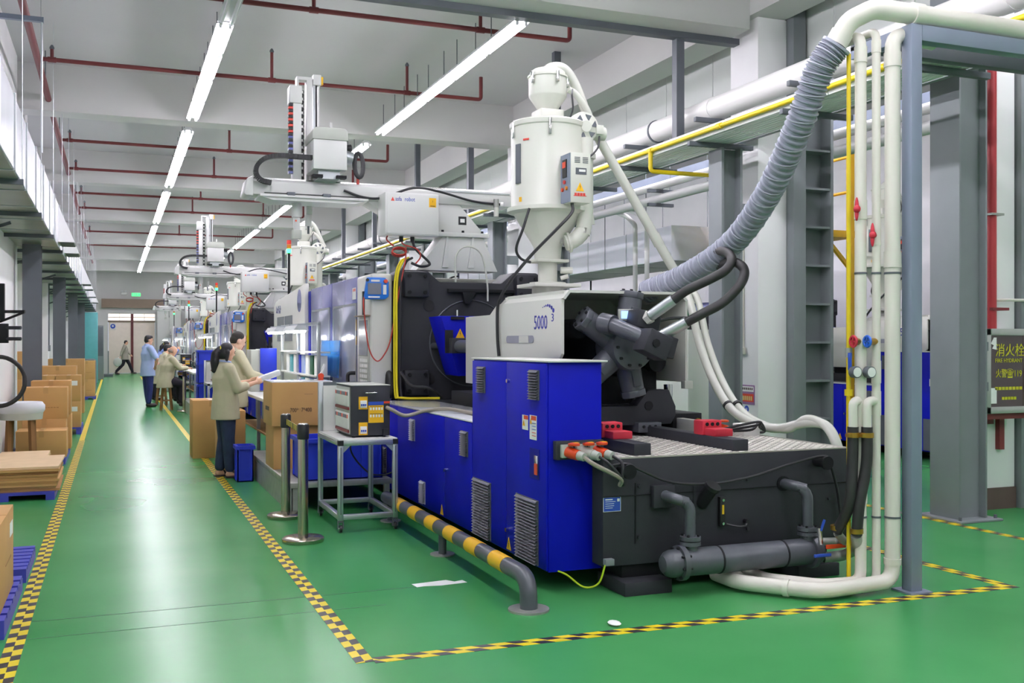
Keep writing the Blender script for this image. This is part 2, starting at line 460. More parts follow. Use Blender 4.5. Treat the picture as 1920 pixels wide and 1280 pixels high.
# white fascia panels beyond the column line
fp = thing('wall_fascia', None, None, (7.3, 20, 4.72)); fp['kind'] = 'structure'
y = 3.0
while y < 45:
    MB().box(7.30, y + .006, 4.72, 7.38, y + 1.19, ZC).build('panel', 'panel_white', fp, bevel=0.004, seg=1); y += 1.2
MB().box(7.26, 3, 4.66, 7.40, 45, 4.72).build('edge_trim', 'steel_dark', fp)
y = 3.6
while y < 45:
    MB().box(7.28, y, 4.55, 7.32, y + .05, 4.68).build('trim_hanger', 'steel_dark', fp); y += 1.2

# white columns with a steel column beside them
for k, y in enumerate([9.54 + 7.2*j for j in range(0, 6)]):
    struct(MB().box(6.7, y, 0, 7.085, y + .54, 5.2).build('column', 'wall_white', bevel=0.006))
    sc = thing('steel_column', None, None, (7.35, y - .02, 0)); sc['kind'] = 'structure'
    MB().box(7.09, y - .12, 0, 7.26, y + .30, ZC).build('flange', 'steel_grey', sc, bevel=0.004)
    MB().box(7.60, y - .12, 0, 7.64, y + .30, ZC).build('flange', 'steel_grey', sc, bevel=0.004)
    MB().box(7.26, y + .06, 0, 7.60, y + .10, ZC).build('web', 'steel_grey', sc)
    z = 0.24
    while z < 4.6:
        MB().box(7.26, y - .11, z, 7.60, y + .06, z + .025).build('stiffener_plate', 'steel_grey', sc); z += 0.435

# right foreground: H column, white stub wall
sc = thing('steel_column', None, None, (6.95, 6.85, 0)); sc['kind'] = 'structure'
hx, hy = 6.98, 6.92
MB().box(hx - .17, hy - .17, 0.02, hx - .15, hy + .17, 4.9).build('flange', 'steel_grey', sc, bevel=0.003)
MB().box(hx + .13, hy - .17, 0.02, hx + .15, hy + .17, 4.9).build('flange', 'steel_grey', sc, bevel=0.003)
MB().box(hx - .15, hy - .10, 0.02, hx + .13, hy - .08, 4.9).build('web', 'steel_grey', sc)
MB().box(hx - .24, hy - .26, 0, hx + .24, hy + .26, 0.02).build('base_plate', 'steel_grey', sc, bevel=0.004)
for a in (-.2, .2):
    MB().cyl((hx + a, hy - .21, .02), (hx + a, hy - .21, .05), .014, n=8).build('anchor_bolt', 'steel_dark', sc)
struct(MB().box(7.50, 7.16, 0.20, 7.90, 7.56, ZC).build('wall_stub', 'wall_white', bevel=0.004))
struct(MB().box(7.49, 7.15, 0.0, 7.91, 7.57, 0.20).build('baseboard_stub', 'brown_base'))
struct(MB().box(7.92, 7.10, 0.0, 8.06, 7.50, ZC).build('column', 'steel_grey', bevel=0.004))

# left side: dark steel columns in front of the white wall
for k, y in enumerate((16.0, 23.7, 31.3, 39.0)):
    s2 = thing('steel_column', None, None, (-1.09, y, 0)); s2['kind'] = 'structure'
    MB().box(-1.21, y - .13, 0, -0.97, y - .11, 2.95).build('flange', 'steel_dark', s2)
    MB().box(-1.21, y + .11, 0, -0.97, y + .13, 2.95).build('flange', 'steel_dark', s2)
    MB().box(-1.10, y - .11, 0, -1.08, y + .11, 2.95).build('web', 'steel_dark', s2)
# white pilasters with a conduit and switch box
for k, y in enumerate((12.6, 19.6, 26.2, 33.6)):
    struct(MB().box(-1.9, y, 0, -1.45, y + .5, ZC).build('column', 'wall_white', bevel=0.006))
    c = thing('wall_conduit', 'grey conduit with switch box on the white pilaster, %s from the near end' % ('first', 'second', 'third', 'fourth')[k], 'conduit', (-1.43, y + .1, 0), 'conduits on the left wall')
    MB().box(-1.45, y + .07, 1.50, -1.42, y + .11, 2.95).build('conduit', 'steel_dark', c)
    MB().box(-1.45, y + .03, 1.36, -1.40, y + .15, 1.50).build('switch_box', 'steel_grey', c, bevel=0.005)

# teal and grey cabinets by the far left wall
o = thing('tall_cabinet', 'teal steel cabinet by the left wall', 'cabinet', (-0.95, 43, 0))
MB().box(-1.35, 42.7, 0.0, -0.60, 43.4, 2.75).build('body', 'teal_paint', o, bevel=0.01)
MB().box(-1.33, 42.68, 0.10, -0.62, 42.70, 2.70).build('door', 'teal_paint', o, bevel=0.004)
o = thing('tall_cabinet', 'dark grey steel cabinet beside the far door', 'cabinet', (-0.75, 47, 0))
MB().box(-1.1, 46.7, 0.0, -0.42, 47.4, 2.3).build('body', 'steel_grey', o, bevel=0.01)
MB().box(-1.08, 46.68, 1.0, -0.44, 46.70, 2.25).build('door', 'steel_dark', o, bevel=0.004)
o = thing('tall_cabinet', 'pale grey tall cabinet right of the far door', 'cabinet', (2.55, 55, 0))
MB().box(2.05, 54.7, 0.0, 3.2, 55.5, 3.2).build('body', 'wall_grey', o, bevel=0.01)
MB().box(2.08, 54.68, 0.1, 2.62, 54.70, 3.15).build('door', 'wall_grey', o, bevel=0.004)
MB().box(2.64, 54.68, 0.1, 3.17, 54.70, 3.15).build('door', 'wall_grey', o, bevel=0.004)

# exit sign and twin emergency lamp on the far wall
o = thing('exit_sign', 'green lit exit sign on the far wall', 'exit sign', (1.05, Y1, 4.02))
MB().box(0.82, Y1 - .05, 3.94, 1.28, Y1 - .005, 4.14).build('housing', 'label_white', o, bevel=0.006)
MB().box(0.84, Y1 - .055, 3.96, 1.26, Y1 - .049, 4.12).build('face', 'exit_green', o, smooth=0)
text('exit_lettering', 'EXIT', 0.12, 'label_white', o, (0.90, Y1 - .058, 4.0))
o = thing('emergency_lamp', 'white twin-head emergency lamp beside the exit sign', 'lamp', (0.45, Y1, 4.05))
MB().box(0.34, Y1 - .06, 4.02, 0.60, Y1 - .005, 4.14).build('housing', 'label_white', o, bevel=0.006)
for a in (0.39, 0.55): MB().lathe([(0.0, -.08), (.055, -.08), (.05, -.02), (.02, 0)], (a, Y1 - .05, 4.2), 12, 'y').build('lamp_head', 'lamp_body', o)

# ================================================================ FLOOR TAPES
def tape(name, m, label, x0, y0, x1, y1, axis):
    cx, cy = (x0+x1)/2, (y0+y1)/2
    o = MB().box(x0, y0, 0.0, x1, y1, 0.0015).build(name, m, origin=(cx, cy, 0), smooth=0)
    return tag(o, label, 'floor tape')
tape('hazard_tape', 'hazard_y', 'yellow and black hazard tape along the left side of the aisle', -0.52, 3.0, -0.43, 17.5, 'y')
tape('aisle_tape', 'pipe_yellow', 'plain yellow tape continuing the left aisle line to the far door', -0.52, 17.5, -0.44, 54.5, 'y')
tape('hazard_tape', 'hazard_y', 'yellow and black hazard tape along the right side of the aisle', 1.09, 4.84, 1.18, 14.6, 'y')
tape('aisle_tape', 'pipe_yellow', 'plain yellow tape continuing the right aisle line past the cardboard boxes', 1.10, 14.6, 1.18, 50.0, 'y')
tape('hazard_tape', 'hazard_x', 'yellow and black hazard tape crossing in front of the machine', 1.18, 4.81, 5.35, 4.90, 'x')
tape('hazard_tape', 'hazard_y2', 'short hazard tape running back from the right-hand corner', 5.26, 4.90, 5.35, 9.0, 'y')
tape('hazard_tape', 'hazard_y2', 'hazard tape beside the base of the grey H column', 6.66, 3.2, 6.74, 12.0, 'y')
for k, (yy, w, x1) in enumerate(((6.22, .007, 1.9), (5.86, .005, 1.5))):
    struct(MB().box(XL, yy, 0.0, x1, yy + w, 0.0008).build('trim_%d' % (3 + k), 'joint_green', smooth=0))
o = MB(); 
P = [(1.78, 6.30), (2.02, 6.33), (2.06, 6.27), (2.12, 6.29), (2.13, 6.22), (1.95, 6.20), (1.84, 6.22), (1.79, 6.21)]
o = o.prism(P, 'z', 0.0, 0.001).build('tape_remnant', 'paper_white', smooth=0); tag(o, 'torn white tape remnant stuck on the green floor by the striped rail', 'tape')
o = MB().ell((2.56, 4.98, 0.012), .035, .05, .012, 10, 6).build('paper_scrap', 'paper_white'); tag(o, 'small white paper scrap beside the front hazard tape', 'scrap')

# ================================================================ CEILING TUBES
def lamp_proto(x, y, z, L=1.215, lit=True):
    t = thing('ceiling_light', 'x', 'light', (x, y, z))
    MB().prism([(x-.09, z-.005), (x-.05, z+.06), (x+.05, z+.06), (x+.09, z-.005), (x+.02, z+.015), (x-.02, z+.015)], 'y', y, y + L).build('housing', 'lamp_body', t)
    for sgn in (-1, 1):
        if lit:
            MB().cyl((x + sgn*.05, y + .06, z - .02), (x + sgn*.05, y + L - .06, z - .02), .019, n=6).build('tube', 'tube_light', t)
        for e in (0.015, L - .045):
            MB().box(x + sgn*.05 - .014, y + e, z - .04, x + sgn*.05 + .014, y + e + .03, z + .01).build('tube_holder', 'lamp_body', t)
    for e in (0.25, L - .25):
        MB().cyl((x, y + e, z + .05), (x, y + e, z + .42), .006, n=6).build('hanger_rod', 'steel_dark', t)
    return t
ROWS = [(1.12, 'left'), (4.07, 'middle')]
proto = None
def lamp_at(x, y, label, group, z=5.0):
    global proto
    if proto is None:
        proto = lamp_proto(0.0, 0.0, 5.0); o = proto; o.location = (x, y, z)
    else:
        o = copy_tree(proto); o.location = (x, y, z)
    o['label'] = label; o['group'] = group
    return o
def dark_tube(me):
    m = me.copy(); m.materials.clear(); m.materials.append(MATS['lamp_body']); return m
BAYS = [(BY[k] + .45 + .06, BY[k+1] - .04) for k in range(len(BY) - 1)]
NTH = ('first', 'second', 'third', 'fourth', 'fifth', 'sixth')
for x, nm in ROWS:
    for bi, (a, b) in enumerate(BAYS):
        n = 5; st = a
        for i in range(n):
            y = st + 1.262*i
            o = lamp_at(x, y, '%s batten light of the %s ceiling row in the bay %s from the camera' % (NTH[i], nm, ('behind', 'above', 'first', 'second', 'third', 'fourth', 'fifth', 'sixth')[bi]), 'ceiling lights %s row %d' % (nm, bi))
            if bi == 2 and nm == 'left' and i == 0:
                o['label'] = 'unlit batten fixture at the near end of the left ceiling row'
                for ch in list(o.children):
                    if ch.name.startswith('tube') and 'holder' not in ch.name: ch.data = dark_tube(ch.data)
for bi, (a, b) in enumerate(BAYS[:7]):  # unseen lamp row, added to brighten the white duct and second bay
    for i in range(0, 5):
        y = a + 1.40*i
        lamp_at(8.0, y, '%s unseen batten light added to brighten the second machine bay, %s' % (NTH[i], ('behind camera', 'level with the camera', 'near', 'beyond the first column', 'beyond the second column', 'beyond the third column', 'far')[bi]), 'added lights second bay %d' % bi, 5.32)

# ================================================================ SPRINKLER PIPES
PX0, PX1, PZ = -0.92, 5.15, 5.22
ORD = ('nearest', 'second', 'third', 'fourth', 'fifth', 'sixth', 'seventh', 'eighth')
for k, y in enumerate((11.2, 14.4, 20.0, 23.2, 26.9, 29.8, 36.0, 41.0)):
    s2 = thing('sprinkler_pipe', 'dark red sprinkler pipe crossing below the ceiling, %s from the camera' % ORD[k], 'pipe', (2, y, PZ), 'sprinkler branch pipes')
    MB().tube(elbowed([(PX0, y, PZ), (PX1, y, PZ), (PX1, y, PZ + .34)], .05), .028, 10).build('branch_pipe', 'pipe_maroon', s2)
    for x in (-0.75 if k else -0.6, 2.05, 4.0):
        if k in (4, 6) and x > 3: continue
        zt = PZ + .14 if x < 0 else ZC - .14
        r = MB().cyl((x, y, PZ), (x, y, zt), .022, n=8).build('riser', 'pipe_maroon', s2)
        MB().lathe([(.012, 0), (.03, .01), (.03, .03), (.012, .06)], (x, y, zt - .01), 8).build('sprinkler_head', 'steel_dark', r)
        MB().cyl((x - .05, y, PZ), (x + .05, y, PZ), .036, n=10).build('tee', 'pipe_maroon', s2)
s2 = thing('sprinkler_main', 'dark red sprinkler main running along above the foil duct', 'pipe', (PX0, 30, PZ))
MB().cyl((PX0, 5, PZ), (PX0, 50, PZ), .045, n=12).build('main_pipe', 'pipe_maroon', s2)
for y in range(8, 50, 4): MB().cyl((PX0, y, PZ), (PX0, y, ZC), .008, n=6).build('hanger', 'steel_dark', s2)

# ================================================================ LEFT AIR DUCT
DX0, DX1, DZ0, DZ1 = -1.86, -0.76, 2.97, 3.58
dt = thing('air_duct', 'long foil-clad rectangular air duct hung along the left wall', 'air duct', (-1.31, 25, DZ0))
y = 2.0; i = 0
while y < 48:
    L = 1.2
    s3 = MB().box(DX0, y, DZ0, DX1, y + L - .015, DZ1).build('duct_section', 'duct_foil', dt, bevel=0.006, seg=1)
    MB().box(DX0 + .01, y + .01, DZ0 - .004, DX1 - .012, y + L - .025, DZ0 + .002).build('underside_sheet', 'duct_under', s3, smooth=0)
    MB().box(DX0 - .01, y + L - .02, DZ0 - .012, DX1 + .012, y + L + .012, DZ1 + .012).build('flange', 'aluminium', dt)
    if i % 2 == 0:
        MB().box(DX0 - .02, y + .5, DZ0 - .05, DX1 + .03, y + .545, DZ0 - .004).build('support_angle', 'steel_dark', dt)
        MB().cyl((DX1 + .02, y + .52, DZ0 - .04), (DX1 + .02, y + .52, ZC), .004, n=6).build('hanger_rod', 'aluminium', dt)
    if i % 4 == 1:
        MB().bar((DX0 - .02, y + .2, DZ0 - .32), (DX0 + .75, y + .2, DZ0 - .03), .035).build('brace', 'steel_dark', dt)
    y += L; i += 1
for y in (16.2, 18.2, 27.6, 30.2, 35.0, 40.0):      # slanted outlet hoods on the aisle face
    v = MB().add([(DX1, y, DZ1 - .02), (DX1, y + .7, DZ1 - .02), (DX1, y + .7, DZ0 + .06), (DX1, y, DZ0 + .06), (DX1 + .20, y + .02, DZ0 + .12), (DX1 + .20, y + .68, DZ0 + .12), (DX1 + .22, y + .68, DZ0 + .06), (DX1 + .22, y + .02, DZ0 + .06)],
        [(0,1,5,4), (4,5,6,7), (0,4,7,3), (1,2,6,5), (3,7,6,2), (0,3,2,1)]).build('outlet_hood', 'wall_white', dt)
    for j in range(7):
        MB().box(DX1 + .02, y + .06 + j*.09, DZ0 + .045, DX1 + .21, y + .11 + j*.09, DZ0 + .062).build('louvre', 'steel_dark', v, smooth=0)
o = thing('duct_hanger', 'thin steel drop rod with top bar carrying the near end of the duct', 'hanger', (-.76, 11.9, DZ1))
MB().cyl((-.72, 11.9, DZ1), (-.72, 11.9, 5.0), .012, n=8).build('rod', 'aluminium', o)
MB().box(-1.88, 11.87, 4.97, -.70, 11.93, 5.02).build('top_bar', 'steel_blue', o)
# ================================================================ INJECTION MOULDING MACHINE (nearest one, copied later)
mc = thing('injection_molding_machine', 'nearest injection moulding machine with tall blue cabinet and open end facing the camera', 'machine', (3.57, 5.6, 0), 'injection moulding machines')
MCX = 2.5
tank = MB().box(2.80, 5.60, 0.17, 4.67, 9.2, 0.832).build('oil_tank', 'iron_dark', mc, bevel=0.006)
MB().box(2.795, 5.592, 0.60, 4.66, 5.60, 0.606).build('panel_seam', 'iron_black', tank)
MB().box(3.02, 5.594, 0.30, 3.028, 5.60, 0.68).build('panel_seam', 'iron_black', tank)
for x, z in ((3.05, .66), (3.05, .34), (3.85, .66), (3.85, .34), (4.5, .5)):
    MB().cyl((x, 5.585, z), (x, 5.60, z), .012, n=8).build('bolt', 'iron_dark', tank)
MB().box(2.95, 5.64, 0.07, 4.52, 16.6, 0.17).build('skid_frame', 'iron_black', mc, bevel=0.005)
for x0, y0 in ((2.90, 5.50), (4.18, 5.50), (2.90, 9.0), (4.18, 9.0), (2.9, 13.0), (4.18, 13.0), (2.9, 16.0), (4.18, 16.0)):
    MB().box(x0, y0, 0, x0 + .33, y0 + .38, 0.085).build('foot', 'iron_dark', mc, bevel=0.006)
MB().box(2.75, 9.2, 0.17, 4.45, 16.8, 0.95).build('machine_bed', 'iron_dark', mc, bevel=0.01)
# tread plate with raised lugs
tp = MB().box(2.87, 5.60, 0.832, 4.67, 9.15, 0.840).build('tread_plate', 'tread_steel', mc)
lug = MB(); px_, py_ = 0.058, 0.062
for i in range(30):
    for j in range(34):
        x = 2.90 + i*px_; y = 5.63 + j*py_*.9
        if x > 4.64 or y > 7.6: continue
        a = math.radians(45 if (i + j) % 2 else -45) * 0.55
        c_, s_ = math.cos(a), math.sin(a); L, W = .021, .0085
        q = [(-L, 0), (0, -W), (L, 0), (0, W)]
        pts = [(x + c_*u - s_*v, y + s_*u + c_*v, .840) for u, v in q] + [(x + (c_*u - s_*v)*.75, y + (s_*u + c_*v)*.75, .8435) for u, v in q]
        lug.add(pts, [(4,5,6,7), (0,1,5,4), (1,2,6,5), (2,3,7,6), (3,0,4,7)])
lo = lug.build('tread_lugs', 'tread_lug', tp, smooth=0); lo['kind'] = 'stuff'
# rails and red stop blocks
for k, (x0, x1) in enumerate(((3.05, 3.17), (3.78, 3.90))):
    rl = MB().box(x0, 5.66, .84, x1, 9.0, .915).build('slide_rail', 'iron_dark', mc, bevel=0.004)
    yb = (6.0, 5.92)[k]
    st = MB().box(x0 - .005, yb + .10, .915, x1 + .03, yb + .22, 1.015).build('stop_block', 'red_paint', mc, bevel=0.008)
    MB().box(x0 + .01, yb - .03, .915, x1 + .035, yb + .10, .965).build('stop_step', 'red_paint', st, bevel=0.006)
    for i in range(3):
        MB().cyl((x0 + .03 + i*.042, yb + .094, .99), (x0 + .03 + i*.042, yb + .11, .99), .013, n=12).build('bolt_hole', 'iron_black', st)

# --- heat exchanger along the near end
hx_ = MB().lathe([(0.0, 0), (.05, .005), (.075, .03), (.085, .06), (.085, 1.13), (.08, 1.16), (.05, 1.18), (0, 1.18)], (3.11, 5.42, .20), 28, 'x').build('heat_exchanger', 'motor_grey', mc)
for x in (3.22, 4.19):
    MB().lathe([(.085, 0), (.108, 0), (.108, .035), (.085, .035)], (x, 5.42, .20), 28, 'x').build('end_flange', 'motor_grey', hx_)
for x in (3.50, 3.98):
    MB().lathe([(.084, 0), (.088, 0), (.088, .012), (.084, .012)], (x, 5.42, .20), 28, 'x').build('strap', 'iron_black', hx_)
for i in range(8):
    t = math.pi/4*i + .2
    MB().cyl((3.205, 5.42 + .096*math.cos(t), .20 + .096*math.sin(t)), (3.27, 5.42 + .096*math.cos(t), .20 + .096*math.sin(t)), .008, n=6).build('bolt', 'iron_black', hx_)
for x in (3.26, 4.14):
    MB().cyl((x + .05, 5.42, .27), (x + .05, 5.42, .31), .045, n=16).build('port', 'motor_grey', hx_)
# riser pipes
r1 = MB().tube(elbowed([(3.20, 5.60, .60), (3.235, 5.44, .585), (3.31, 5.42, .56), (3.31, 5.42, .33)], .06), .034, 14).build('riser_pipe', 'motor_grey', mc)
MB().box(3.13, 5.55, .52, 3.28, 5.60, .66).build('mounting_block', 'iron_dark', r1, bevel=0.005)
r2 = MB().tube(elbowed([(4.13, 5.60, .62), (4.13, 5.47, .62), (4.19, 5.42, .60), (4.19, 5.42, .33)], .07), .034, 14).build('riser_pipe', 'motor_grey', mc)
MB().cyl((4.13, 5.59, .62), (4.13, 5.60, .62), .05, n=16).build('wall_collar', 'iron_black', r2)
for x, r in ((3.31, r1), (4.19, r2)):
    for z in (.305, .335):
        MB().lathe([(.0, 0), (.065, 0), (.065, .024), (.0, .024)], (x, 5.42, z), 20).build('flange', 'motor_grey', r)
    for i in range(4):
        t = math.pi/4 + math.pi/2*i
        MB().cyl((x + .05*math.cos(t), 5.42 + .05*math.sin(t), .30), (x + .05*math.cos(t), 5.42 + .05*math.sin(t), .372), .008, n=6).build('stud', 'iron_black', r)
# filler neck, level gauge, plugs
fn = MB().cyl((3.50, 5.60, .52), (3.53, 5.52, .63), .042, n=16).build('filler_neck', 'iron_black', mc)
MB().cyl((3.53, 5.52, .63), (3.535, 5.507, .65), .052, n=16).build('filler_cap', 'black_plastic', fn)
MB().box(3.44, 5.592, .46, 3.57, 5.60, .64).build('neck_plate', 'iron_dark', fn)
lg = MB().box(3.625, 5.57, .37, 3.665, 5.60, .56).build('level_gauge', 'black_plastic', mc, bevel=0.003)
MB().box(3.637, 5.567, .45, 3.652, 5.571, .51).build('sight_glass', 'transparent_yellow', lg)
for z in (.39, .54): MB().cyl((3.645, 5.562, z), (3.645, 5.572, z), .009, n=10).build('gauge_bolt', 'chrome', lg)
MB().tube(spline([(3.67, 5.57, .385), (3.74, 5.54, .37), (3.80, 5.55, .37), (3.83, 5.58, .39)], 6), .007, 6).build('gauge_cable', 'cable_black', lg)
MB().cyl((3.83, 5.56, .39), (3.83, 5.60, .39), .016, n=10).build('plug', 'black_plastic', lg)
for x, z in ((2.925, .765), (4.40, .755)):
    MB().lathe([(.0, 0), (.045, 0), (.045, .02), (.034, .025), (.034, .12)], (x, 5.48, z), 20, 'y').build('cable_hook', 'iron_black', mc)
MB().tube(spline([(2.83, 5.56, .80), (2.93, 5.53, .808), (3.02, 5.54, .77), (3.25, 5.55, .68), (3.55, 5.55, .655), (3.85, 5.55, .685), (4.15, 5.54, .755), (4.40, 5.53, .797), (4.48, 5.56, .74), (4.55, 5.57, .55), (4.58, 5.57, .35)], 8), .009, 8).build('draped_cable', 'cable_black', mc)
lb = decal('name_plate', 'label_blue', mc, (2.862, 5.60, .555), .115, .085); lb['label'] = 'blue and white data plate'
decal('plate_code', 'label_white', lb, (2.905, 5.598, .58), .016, .018)
for i, w in enumerate((.05, .07, .06, .06, .05)): decal('plate_line', 'label_white', lb, (2.815 + w/2, 5.598, .585 - i*.013), w, .003 if i else .007)
decal('plate_border', 'label_white', lb, (2.862, 5.5995, .555), .121, .091, t=0.001)
gb = MB().box(2.80, 5.56, .185, 2.86, 5.60, .225).build('ground_box', 'steel_grey', mc, bevel=0.003)
MB().tube(spline([(2.80, 5.57, .19), (2.76, 5.58, .08), (2.68, 5.62, .055), (2.60, 5.70, .12), (2.55, 5.78, .14)], 6), .006, 6).build('ground_wire', 'cable_green', gb)

# --- tall cabinet
tc_ = MB().box(MCX, 5.75, .13, 2.865, 7.15, 1.43).build('tall_cabinet', 'machine_blue', mc, bevel=0.004)
MB().box(2.485, 5.72, 1.43, 2.895, 7.17, 1.442).build('cabinet_lid', 'machine_white', tc_, bevel=0.003)
def grille(parent, y, z, w, h, n, m='grille', x=2.488):
    g = MB().box(x - .008, y - w/2, z - h/2, x + .001, y + w/2, z + h/2).build('grille', m, parent)
    b = MB(); p = h / n; first = None
    for i in range(n):
        zz = z - h/2 + p*(i + .5)
        if first is None:
            first = MB().add([(x - .008, y - w/2 + .012, zz - p*.1), (x - .008, y + w/2 - .012, zz - p*.1), (x - .024, y + w/2 - .012, zz - p*.42), (x - .024, y - w/2 + .012, zz - p*.42), (x - .008, y - w/2 + .012, zz + p*.3), (x - .008, y + w/2 - .012, zz + p*.3)],
                [(0,1,2,3), (3,2,5,4), (0,3,4), (1,5,2)]).build('slat', m, g, smooth=0)
        else:
            s_ = first.copy(); col.objects.link(s_); s_.location.z = p*i
    return g
def lock(parent, y, z, x=2.488): 
    k = MB().cyl((x, y, z), (x - .02, y, z), .014, n=12).build('lock_knob', 'chrome', parent)
for a, b_, gs, gl in ((5.757, 6.442, 5.945, 6.065), (6.448, 7.145, 6.94, 6.93)):
    dr = MB().box(2.488, a, .14, 2.501, b_, 1.42).build('cabinet_door', 'machine_blue', tc_, bevel=0.003)
    grille(dr, gs, 1.285, .17, .19, 11); grille(dr, gl, .352, .38, .41, 20)
    if a < 6:
        lock(dr, 6.39, 1.294); lock(dr, 6.41, .285)
        rec = MB().box(2.485, 5.86, .69, 2.4885, 6.02, .88).build('handle_recess', 'machine_blue_edge', dr)
        MB().box(2.476, 5.875, .73, 2.486, 5.93, .84).build('pull_handle', 'chrome', rec, bevel=0.003)
        MB().box(2.470, 5.87, .72, 2.476, 5.91, .79).build('key_tag', 'label_red', rec)
        l1 = decal('warning_label', 'label_white', dr, (2.488, 6.10, 1.035), .10, .095, '-x'); decal('label_header', 'label_red', l1, (2.487, 6.085, 1.068), .07, .025, '-x'); warn_tri(l1, (2.486, 6.12, 1.03), .04)
        l2 = decal('warning_label', 'label_white', dr, (2.488, 5.965, 1.012), .115, .155, '-x'); decal('label_header', 'label_red', l2, (2.487, 5.955, 1.072), .08, .028, '-x'); warn_tri(l2, (2.486, 6.0, 1.05), .035)
        for i in range(5): decal('label_line', 'label_blue' if i < 3 else 'print_red', l2, (2.486, 5.95, 1.04 - i*.02), .06, .004, '-x')
        warn_tri(dr, (2.488, 6.395, .19), .085)
# --- sockets on the near face of the cabinet
sk = MB().box(2.53, 5.70, .83, 2.855, 5.75, .945).build('socket_panel', 'iron_dark', mc, bevel=0.003)
for i, x in enumerate((2.60, 2.70, 2.79)):
    s0 = MB().box(x - .045, 5.67, .845, x + .03, 5.70, .925).build('socket', 'plug_grey' if i < 2 else 'plug_grey', sk, bevel=0.004)
    MB().cyl((x, 5.68, .88), (x + .035, 5.60, .865), .036, .033, n=16).build('socket_body', 'orange_red' if i != 1 else 'plug_grey', s0)
    MB().lathe([(0, 0), (.036, 0), (.038, .012), (.02, .018), (0, .018)], (x + .02, 5.635, .922), 16).build('socket_cap', 'orange_red', s0)
    decal('cap_sticker', 'sign_yellow', s0, (x + .03, 5.63, .94), .035, .03, '+z')
    MB().cyl((x + .035, 5.605, .866), (x + .055, 5.56, .858), .030, .026, n=14).build('plug', 'plug_grey', s0)
    MB().tube(spline([(x + .055, 5.57, .858), (x + .09, 5.50, .82), (2.86 + i*.008, 5.49, .73), (2.88 + i*.01, 5.53, .68)], 6), .014 if i == 0 else .010, 8).build('plug_cable', 'cable_grey' if i == 0 else 'cable_black', s0)
# --- low cabinet
lc = MB().box(MCX, 7.15, .13, 2.80, 10.0, .955).build('low_cabinet', 'machine_blue', mc, bevel=0.004)
for k, (a, b_) in enumerate(((7.158, 7.83), (7.836, 9.29), (9.296, 9.99))):
    dr = MB().box(2.488, a, .14, 2.501, b_, .95).build('cabinet_door', 'machine_blue', lc, bevel=0.003)
    if k == 0: grille(dr, 7.325, .785, .17, .19, 11); lock(dr, 7.79, .528)
    if k == 1: grille(dr, 8.77, .775, .16, .19, 11, 'grille_light'); grille(dr, 8.45, .26, .16, .19, 11, 'grille_light'); warn_tri(dr, (2.488, 7.90, .19), .085)  # both grilles use a paler grey, with their reflection painted into it
    if k == 2: grille(dr, 9.80, .40, .2, .25, 12); warn_tri(dr, (2.488, 9.36, .22), .085)
MB().box(2.49, 7.16, .955, 3.02, 10.0, .968).build('cover_sheet', 'plastic_film', lc, bevel=0.003)
MB().box(2.55, 10.0, .13, 2.76, 16.8, .95).build('bed_skirt', 'machine_blue', mc, bevel=0.004)

# --- injection carriage
cg = MB().box(3.12, 7.0, .915, 4.02, 9.6, 1.08).build('carriage', 'iron_dark', mc, bevel=0.008)
MB().prism([(3.08, .925), (4.02, .925), (4.06, .99), (4.06, 1.06), (4.0, 1.19), (3.82, 1.19), (3.72, 1.07), (3.08, 1.07)], 'y', 6.86, 7.0).build('front_bracket', 'iron_dark', cg, bevel=0.006)
MB().cyl((3.82, 6.852, 1.07), (3.82, 6.87, 1.07), .035, n=18).build('bracket_hole', 'iron_black', cg)
MB().box(3.70, 6.80, .87, 3.90, 7.1, .945).build('slide_shoe', 'motor_grey', cg, bevel=0.004)
for i in range(3): MB().cyl((3.745 + i*.05, 6.79, .915), (3.745 + i*.05, 6.81, .915), .011, n=8).build('bolt', 'iron_black', cg)
MB().cyl((4.13, 7.1, .85), (4.13, 7.1, 1.22), .035, n=14).build('pillar', 'chrome', cg)
MB().box(4.06, 6.9, .84, 4.32, 7.5, 1.0).build('valve_manifold', 'iron_black', cg, bevel=0.006)
MB().cyl((4.28, 6.92, .93), (4.28, 6.88, .93), .03, n=12).build('manifold_port', 'brass', cg)
MB().lathe([(0, 0), (.19, 0), (.21, .03), (.21, .9), (.15, .95), (.13, 2.3), (0, 2.3)], (3.62, 7.0, 1.50), 28, 'y').build('drive_housing', 'iron_black', cg)
for x, z in ((3.28, 1.66), (3.95, 1.40)):
    MB().lathe([(0, 0), (.075, 0), (.075, .8), (.03, .82), (.03, 1.6), (0, 1.6)], (x, 6.95, z), 18, 'y').build('injection_cylinder', 'iron_black', cg)
MB().box(3.2, 7.05, 1.02, 4.0, 8.9, 1.35).build('support_yoke', 'iron_black', cg, bevel=0.01)
MB().lathe([(0, 0), (.13, 0), (.13, 1.25), (.09, 1.3), (.09, 1.5), (0, 1.5)], (3.57, 8.75, 1.50), 24, 'y').build('barrel', 'motor_grey', cg)
MB().cyl((3.57, 8.23, 1.60), (3.57, 8.23, 2.06), .14, n=20).build('feed_throat', 'machine_white', cg)
MB().box(3.36, 8.02, 2.04, 3.80, 8.44, 2.07).build('hopper_base_plate', 'machine_white', cg, bevel=0.003)
ccy = MB().lathe([(0, 0), (.06, 0), (.06, .55), (.034, .56), (.034, 1.35), (0, 1.35)], (3.15, 8.95, 1.52), 16, 'y').build('carriage_cylinder', 'motor_grey', cg)
MB().box(3.07, 9.42, 1.45, 3.23, 9.52, 1.60).build('cylinder_head', 'iron_dark', ccy, bevel=0.004)
